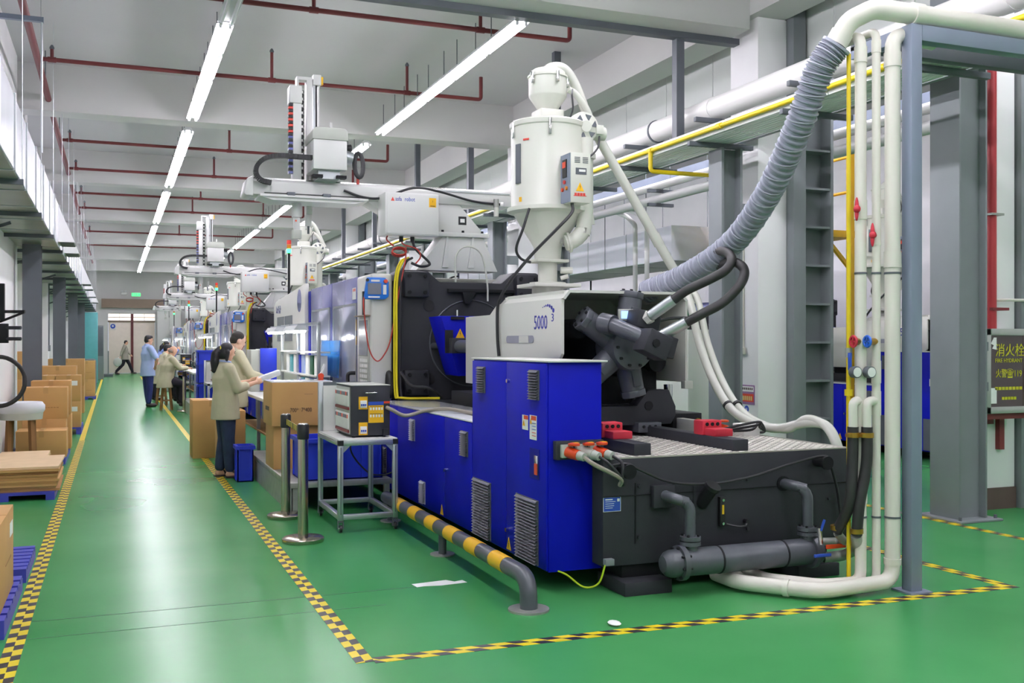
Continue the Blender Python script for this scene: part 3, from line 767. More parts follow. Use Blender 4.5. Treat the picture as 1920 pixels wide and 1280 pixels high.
# radial piston motor
HC = Vector((3.57, 6.62, 1.52))
mo = MB().lathe([(0, 0), (.10, 0), (.165, .02), (.175, .05), (.175, .30), (.15, .34), (0, .34)], HC, 28, 'y').build('hydraulic_motor', 'motor_grey', mc)
for i in range(10):
    t = 2*math.pi*i/10
    MB().cyl((HC.x + .14*math.cos(t), 6.622, HC.z + .14*math.sin(t)), (HC.x + .14*math.cos(t), 6.605, HC.z + .14*math.sin(t)), .012, n=6).build('hub_bolt', 'iron_black', mo)
for ang in (81, 148, 219, 283, 5):
    t = math.radians(ang); dv = Vector((math.cos(t), 0, math.sin(t))); c0 = HC + Vector((0, .17, 0))
    L = .42 if ang in (148, 81) else .38
    cy = MB().cyl(c0 + dv*.10, c0 + dv*(L - .05), .098, .088, n=20).build('piston_cylinder', 'motor_grey', mo)
    MB().cyl(c0 + dv*(L - .05), c0 + dv*L, .098, n=8).build('cylinder_cap', 'motor_grey', cy, bevel=0.006)
    sd = Vector((0, 1, 0)); cr = dv.cross(sd)
    MB().obox(c0 + dv*.2 + Vector((0, -.07, 0)), dv, cr, sd, .1, .03, .035).build('cylinder_rib', 'motor_grey', cy, bevel=0.004)
    for i in range(6):
        a = math.pi/3*i; q = c0 + dv*L + (cr*math.cos(a) + sd*math.sin(a))*.07
        MB().cyl(q, q + dv*.012, .012, n=6).build('cap_bolt', 'iron_black', cy)
el = MB().tube(elbowed([(3.38, 6.66, 1.69), (3.40, 6.52, 1.655), (3.50, 6.38, 1.59), (3.54, 6.34, 1.56)], .05), .058, 16).build('inlet_elbow', 'motor_grey', mo)
MB().cyl((3.34, 6.70, 1.70), (3.39, 6.61, 1.68), .075, n=18).build('elbow_flange', 'motor_grey', el)
vb = MB().obox((3.545, 6.30, 1.54), (1, 0, -.45), (0, 1, 0), (.45, 0, 1), .10, .085, .085).build('valve_block', 'iron_dark', mo, bevel=0.012)
MB().cyl((3.52, 6.22, 1.55), (3.52, 6.205, 1.55), .03, n=8).build('block_cap', 'iron_black', vb)
MB().obox((3.635, 6.29, 1.525), (1, 0, -.3), (0, 1, 0), (.3, 0, 1), .06, .06, .075).build('side_block', 'iron_dark', vb, bevel=0.008)
ub = MB().obox((3.60, 6.54, 1.715), (1, 0, -.2), (0, 1, 0), (.2, 0, 1), .095, .09, .065).build('upper_block', 'iron_dark', mo, bevel=0.012)
MB().box(3.45, 6.63, 1.715, 3.57, 6.66, 1.80).build('sensor_box', 'plug_grey', mo, bevel=0.006)
MB().box(3.465, 6.625, 1.73, 3.55, 6.631, 1.785).build('sensor_label', 'label_glow', mo)  # ordinary label, brightened by emission in its material
# hydraulic hoses with chrome ends
for i, pts in enumerate((
    [(3.60, 6.44, 1.745), (3.648, 6.357, 1.802), (3.795, 6.245, 1.929), (3.951, 6.184, 2.009), (4.049, 6.145, 2.073), (4.113, 6.174, 2.153), (4.147, 6.322, 2.22), (4.185, 6.522, 2.226), (4.23, 6.826, 2.165), (4.26, 7.2, 2.03), (4.20, 7.45, 1.75)],
    [(3.62, 6.32, 1.60), (3.706, 6.226, 1.667), (3.837, 6.121, 1.756), (3.969, 6.069, 1.834), (4.077, 6.027, 1.95), (4.14, 6.056, 2.043), (4.145, 6.108, 2.103), (4.187, 6.306, 2.142), (4.251, 6.603, 2.121), (4.284, 6.913, 2.059), (4.30, 7.25, 1.95), (4.24, 7.45, 1.7)])):
    fe = Vector(pts[0]) + (Vector(pts[2]) - Vector(pts[0]))*.62
    h_ = MB().tube(spline([fe] + pts[2:], 8), .034, 14).build('hydraulic_hose', 'rubber', mc)
    MB().cyl(pts[0], fe, .041, n=16).build('hose_ferrule', 'aluminium', h_)
    MB().cyl(Vector(pts[0]) - (Vector(pts[1]) - Vector(pts[0]))*.35, pts[0], .05, n=6).build('hose_nut', 'machine_white' if i == 0 else 'plug_grey', h_)
MB().tube(spline([(3.70, 6.58, 1.70), (3.9, 6.66, 1.735), (4.1, 6.7, 1.74), (4.2, 6.9, 1.74)], 6), .012, 8).build('sensor_cable', 'cable_black', mo)
# --- white cover
cv = MB().prism([(8.95, 1.18), (8.95, 1.79), (8.30, 1.795), (8.12, 1.88), (6.78, 1.88), (6.78, 1.47), (6.83, 1.42), (7.2, 1.42), (7.2, 1.18)], 'x', 3.05, 3.075).build('injection_cover', 'machine_white', mc, bevel=0.004)
MB().prism([(3.05, 1.878), (3.055, 1.885), (3.10, 1.94), (4.04, 1.94), (4.105, 1.875), (4.085, 1.87), (4.03, 1.92), (3.11, 1.92), (3.07, 1.87)], 'y', 6.75, 7.95).build('cover_top', 'machine_white', cv)
MB().prism([(8.12, 1.88), (7.95, 1.94), (6.8, 1.94), (6.8, 1.88)], 'x', 3.08, 3.10).build('cover_shoulder', 'machine_white', cv)
MB().prism([(8.95, 1.18), (8.95, 1.79), (8.30, 1.795), (8.12, 1.88), (6.76, 1.88), (6.76, 1.25), (7.2, 1.25)], 'x', 4.085, 4.105).build('cover_side', 'machine_white', cv, bevel=0.003)
MB().box(3.06, 7.93, 1.40, 4.10, 7.95, 1.93).build('cover_back', 'machine_white', cv)
MB().box(4.07, 6.74, 1.20, 4.14, 6.80, 1.26).build('corner_block', 'plug_grey', cv, bevel=0.004)
MB().box(3.08, 8.30, 1.785, 4.10, 8.95, 1.795).build('cover_rear_top', 'machine_white', cv)
sl = MB()
pts = [(7.86 + .03*math.cos(t), 1.58 + .03*math.sin(t)) for t in [math.pi*(-.5 + i/8) for i in range(9)]] + [(7.33 + .03*math.cos(t), 1.58 + .03*math.sin(t)) for t in [math.pi*(.5 + i/8) for i in range(9)]]
sl = sl.prism(pts, 'x', 3.046, 3.052).build('viewing_slot', 'grille_light', cv)
MB().box(3.043, 7.40, 1.552, 3.047, 7.60, 1.608).build('slot_shutter', 'machine_white', sl)
text('model_number', '5000', 0.155, 'print_blue', cv, (3.049, 7.300, 1.657), '-x', sx=0.86)
text('model_exponent', '3', 0.085, 'print_blue', cv, (3.049, 6.965, 1.712), '-x', sx=1.35)
for i, (dy_, dz_) in enumerate(((7.122, 1.823), (7.093, 1.829), (7.061, 1.833), (7.025, 1.835), (6.989, 1.829), (6.954, 1.816), (6.921, 1.794))):
    MB().cyl((3.0505, dy_, dz_), (3.047, dy_, dz_), .004 + i*.0022, n=12).build('logo_dot', 'print_blue', cv)

# --- fixed platen
pl = MB().prism([(2.76, .95), (2.76, 2.28), (2.80, 2.32), (3.08, 2.32), (3.22, 2.20), (3.92, 2.20), (4.06, 2.32), (4.34, 2.32), (4.38, 2.28), (4.38, .95)], 'y', 10.3, 10.72).build('fixed_platen', 'iron_dark', mc, bevel=0.015)
for x in (2.81, 4.06):
    for z in (2.03, 1.0):
        b_ = MB().box(x, 10.20, z, x + .27, 10.32, z + .27).build('tie_bar_block', 'iron_dark', pl, bevel=0.02)
        for dx_ in (.05, .22):
            for dz_ in (.05, .22): MB().cyl((x + dx_, 10.185, z + dz_), (x + dx_, 10.21, z + dz_), .02, n=8).build('bolt', 'iron_black', b_)
for x in (3.10, 4.04):
    for z in (1.945, 1.17): MB().cyl((x, 10.292, z), (x, 10.31, z), .06, n=20).build('platen_hole', 'black_plastic', pl)
MB().tube([(3.57 + .46*math.cos(2*math.pi*i/48), 10.297, 1.55 + .46*math.sin(2*math.pi*i/48)) for i in range(48)], .008, 6, closed=True).build('locating_ring', 'motor_grey', pl)
MB().box(3.30, 10.25, 2.09, 4.2, 10.31, 2.13).build('cable_bar', 'iron_black', pl, bevel=0.004)
MB().prism([(3.45, 2.09), (3.60, 2.09), (3.53, 1.97), (3.48, 1.97)], 'y', 10.22, 10.28).build('hook', 'iron_black', pl, bevel=0.004)
MB().box(2.70, 10.32, .97, 2.80, 10.66, 2.2).build('recess_shade', 'iron_black', pl)  # solid black block stands in for the recess shading on this side
pg = MB().prism([(3.02, 1.82), (3.80, 1.82), (3.66, 1.22), (3.20, 1.22)], 'y', 9.62, 10.05).build('purge_guard', 'machine_blue', mc, bevel=0.008)
MB().box(3.12, 9.60, 1.785, 3.26, 9.63, 1.815).build('guard_latch', 'black_plastic', pg); MB().cyl((3.19, 9.62, 1.82), (3.19, 9.62, 1.88), .008, n=8).build('latch_pin', 'chrome', pg)
warn_tri(pg, (3.22, 9.62, 1.64), .10, '-y')
MB().box(3.06, 9.60, 1.45, 3.14, 9.62, 1.68).build('guard_window', 'black_plastic', pg)

# --- control column, guard doors, rear guard
cc = MB().box(2.46, 10.25, .95, 2.69, 10.89, 2.27).build('control_column', 'machine_white', mc, bevel=0.03, seg=3)
kp = MB().box(2.446, 10.30, 1.05, 2.461, 10.74, 1.82).build('control_panel', 'plug_grey', cc, bevel=0.004)
MB().box(2.442, 10.33, 1.42, 2.447, 10.71, 1.79).build('control_screen', 'screen_grey', kp)
for i in range(4):
    for j in range(5): MB().box(2.441, 10.35 + i*.085, 1.13 + j*.055, 2.447, 10.41 + i*.085, 1.165 + j*.055).build('key', 'label_white', kp)
MB().cyl((2.446, 10.40, 1.08), (2.43, 10.40, 1.08), .022, n=12).build('stop_button', 'label_red', kp)
MB().box(2.40, 10.26, 1.83, 2.46, 10.76, 1.842).build('panel_visor', 'door_trim', cc)
for k, (a, b_) in enumerate(((10.92, 12.38), (12.40, 13.82))):
    dr = MB().box(2.49, a, .40, 2.53, b_, 2.28).build('guard_door', 'door_navy', mc, bevel=0.006)
    pn = MB().box(2.484, a + .12, .55, 2.492, b_ - .12, 1.98).build('door_window', 'door_panel', dr, bevel=0.003)
    for zz in (.55, 1.98): MB().box(2.478, a + .10, zz - .012, 2.49, b_ - .10, zz + .012).build('window_frame', 'aluminium', dr)
    for yy in (a + .11, b_ - .11): MB().box(2.478, yy - .012, .55, 2.49, yy + .012, 1.98).build('window_frame', 'aluminium', dr)
    if k == 0:
        l = decal('warning_label', 'label_white', dr, (2.49, 11.15, 2.10), .18, .13, '-x'); decal('label_header', 'label_red', l, (2.489, 11.18, 2.14), .05, .03, '-x'); decal('label_header', 'label_red', l, (2.489, 11.11, 2.14), .05, .03, '-x')
        decal('caution_strip', 'sign_yellow', dr, (2.482, 11.03, 1.75), .05, .12, '-x'); decal('caution_strip', 'sign_yellow', dr, (2.482, 11.03, 1.58), .05, .10, '-x')
        MB().tube(elbowed([(2.49, 11.08, 1.22), (2.40, 11.08, 1.22), (2.40, 11.08, .75), (2.49, 11.08, .75)], .04), .022, 10).build('door_handle', 'black_plastic', dr)
MB().box(2.49, 13.86, .40, 2.60, 14.02, 2.26).build('guard_post', 'machine_blue_edge', mc, bevel=0.006)
rg = MB().prism([(14.02, .55), (16.9, .55), (16.9, 2.14), (16.7, 2.22), (14.02, 2.37)], 'x', 2.44, 2.50).build('rear_guard', 'machine_white', mc, bevel=0.01)
MB().cyl((2.436, 14.45, 2.15), (2.442, 14.45, 2.15), .16, n=32).build('logo_disc', 'door_navy', rg)
for a, b_ in ((15.05, 15.75), (15.85, 16.5)): 
    w_ = MB().box(2.433, a, 1.58, 2.441, b_, 1.96).build('guard_window', 'screen_grey', rg)
for i in range(5): MB().box(2.437, 16.60 - i*.10, 2.03 - i*.004, 2.441, 16.64 - i*.10, 2.14 - (i % 2)*.03).build('faded_lettering', 'door_navy', rg); MB().box(2.437, 16.56 - i*.10, 2.03 + (i % 3)*.04, 2.441, 16.60 - i*.10, 2.06 + (i % 3)*.04).build('faded_lettering', 'door_navy', rg)
MB().box(2.56, 10.9, .95, 4.5, 16.85, 2.18).build('clamp_housing', 'iron_dark', mc)
rf = MB().box(2.50, 10.75, 2.18, 4.55, 13.9, 2.27).build('guard_roof', 'machine_white', mc, bevel=0.01)
MB().box(2.50, 14.0, 2.18, 4.55, 16.88, 2.26).build('rear_roof', 'machine_white', mc, bevel=0.01)
MB().box(4.5, 10.9, .40, 4.55, 16.85, 2.2).build('back_guard', 'machine_blue', mc, bevel=0.006)
# loose service cables at the platen
for i, (m_, r_, dx_) in enumerate((('cable_yellow', .013, 0), ('cable_black', .013, .04), ('cable_yellow', .009, -.025))):
    MB().tube(spline([(2.86 + dx_, 10.24, 2.44), (2.77 + dx_, 10.17, 2.38), (2.715 + dx_, 10.16, 2.18), (2.71 + dx_, 10.16, 1.6), (2.71 + dx_, 10.14, 1.05), (2.74 + dx_, 10.05, .99), (2.93 + dx_, 9.9, .99), (3.05, 9.75, .995)], 7), r_, 8).build('service_cable', m_, mc)
MB().tube(spline([(2.74, 10.1, 1.25), (2.80, 9.9, 1.12), (2.95, 9.8, 1.1), (3.1, 9.85, 1.0)], 6), .016, 8).build('service_cable', 'cable_black', mc)
bh = MB().tube([(2.64 + .0*i, 10.20 - .04*math.sin(2*math.pi*i/20), 1.12 + .12*math.cos(2*math.pi*i/20)) for i in range(20)], .03, 8, closed=True).build('coiled_hose', 'rubber', cc)

# signal tower (green lamp) on the rear roof: seen over each machine
st_ = MB().cyl((2.62, 16.5, 2.26), (2.62, 16.5, 3.0), .02, n=10).build('signal_pole', 'iron_black', mc)
for i, m_ in enumerate(('lamp_green', 'lamp_amber', 'lamp_red')):
    MB().cyl((2.62, 16.5, 3.0 + i*.07), (2.62, 16.5, 3.065 + i*.07), .035, n=14).build('signal_lamp', m_, st_)

# ================================================================ TEACH PENDANT on the control column
tpn = thing('teach_pendant', 'blue handheld pendant hung on the nearest white control column', 'control pendant', (2.50, 10.2, 2.0), 'blue teach pendants')
MB().prism([(2.375, 2.01), (2.41, 2.225), (2.60, 2.225), (2.64, 2.18), (2.64, 2.03), (2.60, 2.0), (2.40, 2.0)], 'y', 10.19, 10.245).build('case', 'hmi_blue', tpn, bevel=0.012)
MB().box(2.415, 10.183, 2.05, 2.555, 10.191, 2.165).build('screen', 'screen_grey', tpn)
MB().box(2.45, 10.184, 2.18, 2.54, 10.191, 2.20).build('name_strip', 'label_white', tpn); MB().box(2.42, 10.184, 2.015, 2.54, 10.191, 2.03).build('name_strip', 'label_white', tpn)
MB().box(2.575, 10.184, 2.05, 2.61, 10.191, 2.15).build('key_strip', 'label_white', tpn)
MB().cyl((2.60, 10.19, 2.185), (2.60, 10.165, 2.185), .02, n=14).build('stop_button', 'label_red', tpn)
MB().cyl((2.41, 10.19, 2.195), (2.41, 10.17, 2.195), .016, n=12).build('knob', 'black_plastic', tpn)
MB().tube(spline([(2.38, 10.2, 2.02), (2.37, 10.18, 1.92), (2.42, 10.18, 1.52), (2.50, 10.18, 1.37), (2.58, 10.19, 1.42), (2.66, 10.20, 1.6), (2.74, 10.16, 2.1), (2.80, 10.15, 2.40), (2.82, 10.2, 2.55)], 8), .007, 6).build('lead', 'cable_red', tpn)
MB().box(2.37, 10.21, 1.84, 2.39, 10.25, 2.08).build('wall_hook', 'black_plastic', tpn)
# ================================================================ TAKE-OUT ROBOT on the platen
rb = thing('takeout_robot', 'nearest white gantry robot standing on the black platen', 'robot', (3.4, 10.55, 2.33), 'gantry robots')
MB().prism([(2.98, 2.325), (3.90, 2.325), (3.73, 2.69), (3.27, 2.69)], 'y', 10.36, 10.68).build('pedestal', 'robot_white', rb, bevel=0.006)
for x in (3.31, 3.60): MB().prism([(x, 2.69), (x + .02, 2.69), (x + .02, 2.36), (x - .05, 2.36)], 'y', 10.34, 10.37).build('pedestal_rib', 'robot_white', rb)
MB().box(3.21, 10.32, 2.69, 3.79, 10.72, 2.735).build('mounting_flange', 'robot_white', rb, bevel=0.003)
for x in (3.27, 3.5, 3.72): MB().cyl((x, 10.36, 2.735), (x, 10.36, 2.76), .015, n=8).build('bolt', 'iron_black', rb)
MB().prism([(3.24, 2.735), (3.75, 2.735), (3.46, 3.05), (2.40, 3.05), (2.62, 2.93), (2.95, 2.88)], 'y', 10.38, 10.66).build('neck', 'robot_white', rb, bevel=0.01)
lbq = decal('rating_plate', 'black_plastic', rb, (3.50, 10.38, 2.87), .09, .09); decal('plate_mark', 'label_white', lbq, (3.50, 10.378, 2.87), .05, .04)
bm_ = MB().prism([(10.36, 3.04), (10.36, 3.17), (10.40, 3.20), (10.62, 3.20), (10.66, 3.17), (10.66, 3.04)], 'x', 1.26, 4.06).build('beam', 'robot_white', rb, bevel=0.004)
MB().prism([(1.20, 3.04), (1.23, 3.19), (1.29, 3.22), (1.29, 3.02), (1.22, 3.02)], 'y', 10.33, 10.69).build('end_cap', 'robot_white', bm_, bevel=0.01)
MB().box(1.35, 10.30, 3.015, 2.45, 10.72, 3.04).build('beam_tray', 'robot_white', bm_, bevel=0.004)
MB().prism([(1.38, 3.015), (2.42, 3.015), (2.32, 2.985), (1.48, 2.985)], 'y', 10.32, 10.70).build('tray_skirt', 'robot_white', bm_)
MB().box(1.30, 10.40, 3.20, 3.9, 10.43, 3.215).build('guide_rail', 'chrome', bm_); MB().box(1.30, 10.58, 3.20, 3.9, 10.61, 3.215).build('guide_rail', 'chrome', bm_)
MB().box(1.40, 10.345, 3.055, 2.40, 10.36, 3.062).build('cable_groove', 'black_plastic', bm_)
for x in (1.62, 1.98): MB().box(x, 10.30, 3.03, x + .08, 10.36, 3.07).build('limit_switch', 'steel_dark', bm_, bevel=0.004)
MB().box(3.2, 10.35, 3.17, 4.04, 10.37, 3.185).build('side_rail', 'aluminium', bm_)
# carriage head
hd = MB().box(1.86, 10.18, 3.30, 2.20, 10.62, 3.60).build('carriage_head', 'robot_white', rb, bevel=0.008)
MB().prism([(1.85, 3.60), (1.85, 3.66)] + [(1.90 - .05*math.cos(math.radians(a)), 3.66 + .06*math.sin(math.radians(a))) for a in range(15, 91, 15)] + [(2.16 + .05*math.sin(math.radians(a)), 3.66 + .06*math.cos(math.radians(a))) for a in range(0, 91, 15)] + [(2.21, 3.60)], 'y', 10.17, 10.63).build('head_cover', 'steel_grey', hd, bevel=0.004).data.materials[0] = MATS['plug_grey']
MB().box(1.92, 10.25, 3.215, 2.14, 10.6, 3.30).build('head_slide', 'aluminium', hd)
for x in (1.86, 2.10): MB().box(x, 10.20, 3.22, x + .10, 10.3, 3.25).build('slide_block', 'iron_black', hd)
MB().box(2.05, 10.3, 3.72, 2.075, 10.33, 3.80).build('head_pin', 'robot_white', hd)
mt = MB().cyl((2.20, 10.4, 3.48), (2.30, 10.4, 3.46), .07, n=16).build('servo_motor', 'aluminium', hd); MB().cyl((2.22, 10.4, 3.56), (2.29, 10.4, 3.57), .04, n=12).build('motor_plug', 'black_plastic', mt)
MB().tube([(2.37 + .045*math.cos(2*math.pi*i/20), 10.4 + .02*math.sin(2*math.pi*i/20), 3.40 + .13*math.sin(2*math.pi*i/20)) for i in range(20)], .024, 8, closed=True).build('cable_coil', 'cable_black', hd)
MB().cyl((2.36, 10.4, 3.27), (2.36, 10.4, 3.20), .015, n=8).build('coil_tail', 'cable_red', hd)
# vertical arms
a1 = MB().box(1.70, 10.44, 3.00, 1.785, 10.58, 4.16).build('sub_arm', 'robot_white', rb, bevel=0.004)
MB().box(1.665, 10.43, 4.0, 1.79, 10.6, 4.18).build('arm_cap', 'robot_white', a1, bevel=0.006)
for i in range(24): MB().box(1.655, 10.44, 3.28 + i*.03, 1.70, 10.50, 3.303 + i*.03).build('chain_link', 'black_plastic' if i % 2 else ('print_red' if i > 12 else 'door_navy'), a1)
a2 = MB().box(1.875, 10.66, 2.90, 1.935, 10.78, 4.33).build('main_arm', 'robot_white', rb, bevel=0.004)
MB().box(1.775, 10.66, 3.30, 1.795, 10.78, 4.32).build('arm_plate', 'robot_white', a2, bevel=0.003); MB().box(1.775, 10.66, 4.30, 1.935, 10.78, 4.335).build('arm_top', 'robot_white', a2, bevel=0.003)
for i in range(26): MB().box(1.80, 10.64, 3.26 + i*.036, 1.845, 10.70, 3.286 + i*.036).build('chain_link', 'black_plastic', a2)
for i in range(13): MB().box(1.812, 10.634, 3.29 + i*.072, 1.835, 10.641, 3.315 + i*.072).build('chain_cross', 'label_white', a2)
a3 = MB().box(1.95, 10.68, 3.3, 1.968, 10.74, 4.35).build('slide_arm', 'aluminium', rb); MB().box(1.974, 10.68, 3.3, 1.990, 10.70, 4.33).build('drive_belt', 'black_plastic', a3); MB().box(1.998, 10.68, 3.3, 2.014, 10.74, 4.33).build('arm_rail', 'robot_white', a3)
MB().box(1.945, 10.66, 4.26, 2.03, 10.76, 4.37).build('pulley_head', 'robot_white', a3, bevel=0.006); MB().box(2.03, 10.66, 4.27, 2.05, 10.72, 4.35).build('pulley_tag', 'sign_yellow', a3)
g1 = MB().cyl((1.745, 10.5, 3.0), (1.745, 10.5, 2.84), .05, n=14).build('wrist', 'robot_white', rb)
MB().box(1.715, 10.47, 2.70, 1.775, 10.53, 2.85).build('gripper_body', 'robot_white', g1, bevel=0.006); MB().box(1.70, 10.46, 2.62, 1.79, 10.54, 2.71).build('gripper_block', 'plug_grey', g1, bevel=0.004)
MB().cyl((1.73, 10.45, 2.80), (1.73, 10.445, 2.80), .01, n=8).build('sensor_dot', 'label_red', g1)
g2 = MB().cyl((1.905, 10.72, 3.0), (1.905, 10.72, 2.78), .035, n=12).build('sprue_gripper', 'robot_white', rb); MB().cyl((1.905, 10.72, 2.78), (1.905, 10.72, 2.70), .012, n=8).build('gripper_jaw', 'steel_dark', g2)
MB().box(1.90, 10.55, 3.05, 1.96, 10.7, 3.30).build('arm_bracket', 'robot_white', rb)
# energy chain
path = spline([(1.87, 10.26, 3.42), (1.75, 10.26, 3.42), (1.55, 10.26, 3.42), (1.40, 10.26, 3.385), (1.32, 10.27, 3.31), (1.31, 10.28, 3.23), (1.36, 10.29, 3.17), (1.46, 10.3, 3.15)], 5)
ec = None
for i in range(len(path) - 1):
    a, b_ = path[i], path[i+1]; dd = (b_ - a)
    o = MB().obox((a + b_)/2, dd, (0, 1, 0), dd.cross(Vector((0, 1, 0))), dd.length*.46, .035, .022).build('chain_link', 'black_plastic', rb)
# control box
bx_ = MB().box(2.565, 10.06, 2.655, 3.135, 10.36, 3.09).build('control_box', 'robot_white', rb, bevel=0.008)
MB().box(2.583, 10.052, 2.668, 3.12, 10.062, 3.078).build('box_door', 'robot_white', bx_, bevel=0.004)
MB().prism([(2.622, 3.0), (2.660, 3.0), (2.641, 3.04)], 'y', 10.049, 10.053).build('logo_triangle', 'print_red', bx_, smooth=0)
text('logo_lettering', 'asfa', 0.062, 'print_blue', bx_, (2.668, 10.05, 3.003), sx=0.74); text('logo_lettering', 'robot', 0.062, 'label_blue', bx_, (2.766, 10.05, 3.003), sx=0.76)
st2 = decal('caution_sticker', 'sign_yellow', bx_, (3.065, 10.052, 3.0), .075, .095); warn_tri(st2, (3.065, 10.05, 3.01), .05, '-y'); decal('sticker_line', 'black_plastic', st2, (3.065, 10.05, 2.965), .05, .006)
for x, m_ in ((2.77, 'cable_black'), (2.89, 'cable_black')):
    MB().cyl((x, 10.2, 2.655), (x, 10.2, 2.60), .022, n=10).build('cable_gland', 'black_plastic', bx_)
MB().tube(spline([(2.89, 10.2, 2.61), (2.93, 10.19, 2.52), (3.06, 10.18, 2.40), (3.05, 10.16, 2.36), (2.95, 10.12, 2.345), (2.86, 10.14, 2.38)], 7), .014, 8).build('cable', 'cable_black', bx_)
MB().tube(spline([(2.77, 10.2, 2.61), (2.80, 10.19, 2.57), (2.93, 10.18, 2.53), (2.97, 10.17, 2.45), (2.90, 10.15, 2.36)], 6), .008, 6).build('cable', 'cable_red', bx_)
for j in range(3):
    MB().tube([(2.74 + .075*math.cos(2*math.pi*i/18), 10.16 + j*.012, 2.50 + .04*math.sin(2*math.pi*i/18) - j*.008) for i in range(18)], .008, 6, closed=True).build('cable_coil', 'cable_red', bx_)
MB().tube(spline([(2.62, 10.18, 2.66), (2.61, 10.17, 2.61), (2.68, 10.16, 2.55)], 5), .008, 6).build('cable', 'cable_red', bx_)
MB().tube(spline([(2.2, 10.34, 3.12), (2.4, 10.33, 3.06), (2.6, 10.30, 3.06), (2.9, 10.2, 3.165), (3.2, 10.25, 3.15), (3.6, 10.33, 3.08), (3.95, 10.34, 3.06)], 6), .013, 8).build('beam_cable', 'cable_black', rb)
fr = MB().cyl((3.86, 10.30, 3.02), (3.86, 10.30, 3.11), .03, n=12).build('air_filter', 'galvanised', rb); MB().cyl((3.86, 10.30, 2.92), (3.86, 10.30, 3.02), .028, n=12).build('filter_bowl', 'hose_clear', fr); MB().cyl((3.90, 10.28, 3.05), (3.93, 10.27, 3.05), .03, n=12).build('pressure_dial', 'label_white', fr)
MB().tube(spline([(3.38, 10.25, 2.20), (3.38, 10.23, 2.48), (3.50, 10.22, 2.58), (3.66, 10.22, 2.50), (3.73, 10.23, 2.2), (3.74, 10.24, 2.0)], 8), .010, 8).build('air_hose', 'hose_clear', rb)

# ================================================================ HOPPER DRYER
dy = thing('hopper_dryer', 'nearest cream hopper dryer with conical bottom on the injection unit', 'hopper dryer', (3.57, 8.23, 2.07), 'hopper dryers')
DC = (3.57, 8.23, 0)
MB().lathe([(.0, 2.07), (.16, 2.07), (.16, 2.085), (.085, 2.09), (.085, 2.26), (.0, 2.26)], DC, 28).build('neck', 'dryer_white', dy)
MB().box(3.42, 8.10, 2.26, 3.72, 8.36, 2.285).build('slide_gate', 'dryer_white', dy, bevel=0.004)
cn = MB().lathe([(.0, 2.285), (.115, 2.285), (.125, 2.40), (.30, 2.68), (.36, 2.70), (.36, 2.735), (0, 2.735)], DC, 40).build('cone', 'dryer_white', dy)
bd = MB().lathe([(.0, 2.735), (.33, 2.735), (.325, 2.745), (.325, 3.43), (.335, 3.44), (.338, 3.475), (.32, 3.49), (0, 3.50)], DC, 44).build('barrel_body', 'dryer_white', dy)
MB().box(3.46, 8.12, 3.49, 3.68, 8.34, 3.60).build('loader_stand', 'dryer_white', dy, bevel=0.006)
ld = MB().lathe([(.0, 3.59), (.075, 3.59), (.165, 3.72), (.168, 3.735), (.168, 3.885), (.178, 3.89), (.178, 3.905), (.16, 3.91), (.155, 3.94), (.12, 3.965), (0, 3.97)], DC, 32).build('vacuum_loader', 'dryer_white', dy)
for a in (200, 275, 350):
    t = math.radians(a); q = Vector((DC[0] + .182*math.cos(t), DC[1] + .182*math.sin(t), 0))
    MB().box(q.x - .013, q.y - .013, 3.82, q.x + .013, q.y + .013, 3.92).build('lid_clip', 'chrome', ld, bevel=0.003)
for a in (185, 250):
    t = math.radians(a); q = Vector((DC[0] + .337*math.cos(t), DC[1] + .337*math.sin(t), 0))
    MB().box(q.x - .012, q.y - .012, 3.33, q.x + .012, q.y + .012, 3.47).build('barrel_clip', 'chrome', bd, bevel=0.003)
tq = math.radians(196); q = (DC[0] + .326*math.cos(tq), DC[1] + .326*math.sin(tq))
sg = MB().obox((q[0], q[1], 3.10), (math.cos(tq), math.sin(tq), 0), (-math.sin(tq), math.cos(tq), 0), (0, 0, 1), .01, .03, .17).build('sight_window', 'steel_dark', bd)
tq = math.radians(212); q = (DC[0] + .327*math.cos(tq), DC[1] + .327*math.sin(tq))
MB().obox((q[0], q[1], 3.30), (math.cos(tq), math.sin(tq), 0), (-math.sin(tq), math.cos(tq), 0), (0, 0, 1), .002, .03, .008).build('maker_mark', 'print_red', bd)
MB().obox((DC[0] + .327*math.cos(3.5), DC[1] + .327*math.sin(3.5), 2.79), (math.cos(3.5), math.sin(3.5), 0), (-math.sin(3.5), math.cos(3.5), 0), (0, 0, 1), .002, .015, .02).build('hazard_sticker', 'sign_yellow', bd)
# control box on the near side
cb = MB().box(3.56, 7.72, 2.73, 3.745, 7.93, 3.15).build('control_box', 'dryer_white', dy, bevel=0.005)
MB().box(3.552, 7.725, 2.735, 3.561, 7.92, 3.145).build('control_face', 'steel_blue', cb)
MB().box(3.544, 7.78, 2.95, 3.553, 7.86, 3.10).build('temperature_unit', 'black_plastic', cb); MB().box(3.540, 7.79, 3.03, 3.545, 7.85, 3.08).build('red_display', 'label_red', cb)
for y_, z_, m_ in ((7.82, 2.91, 'lamp_red'), (7.86, 2.85, 'label_red'), (7.78, 2.855, 'lamp_amber')): MB().cyl((3.552, y_, z_), (3.538, y_, z_), .017, n=12).build('switch', m_, cb)
for j in range(2):
    for i in range(4): MB().box(3.595 + j*.075, 7.717, 3.065 + i*.014, 3.645 + j*.075, 7.722, 3.071 + i*.014).build('vent_slot', 'steel_dark', cb)
decal('rating_plate', 'steel_dark', cb, (3.655, 7.72, 2.995), .10, .055)
decal('plate_text', 'label_white', cb, (3.665, 7.718, 3.0), .06, .02)
warn_tri(cb, (3.645, 7.72, 2.86), .075, '-y')
for i in range(4): decal('red_lettering', 'print_red', cb, (3.605 + i*.026, 7.719, 2.80), .02, .022)
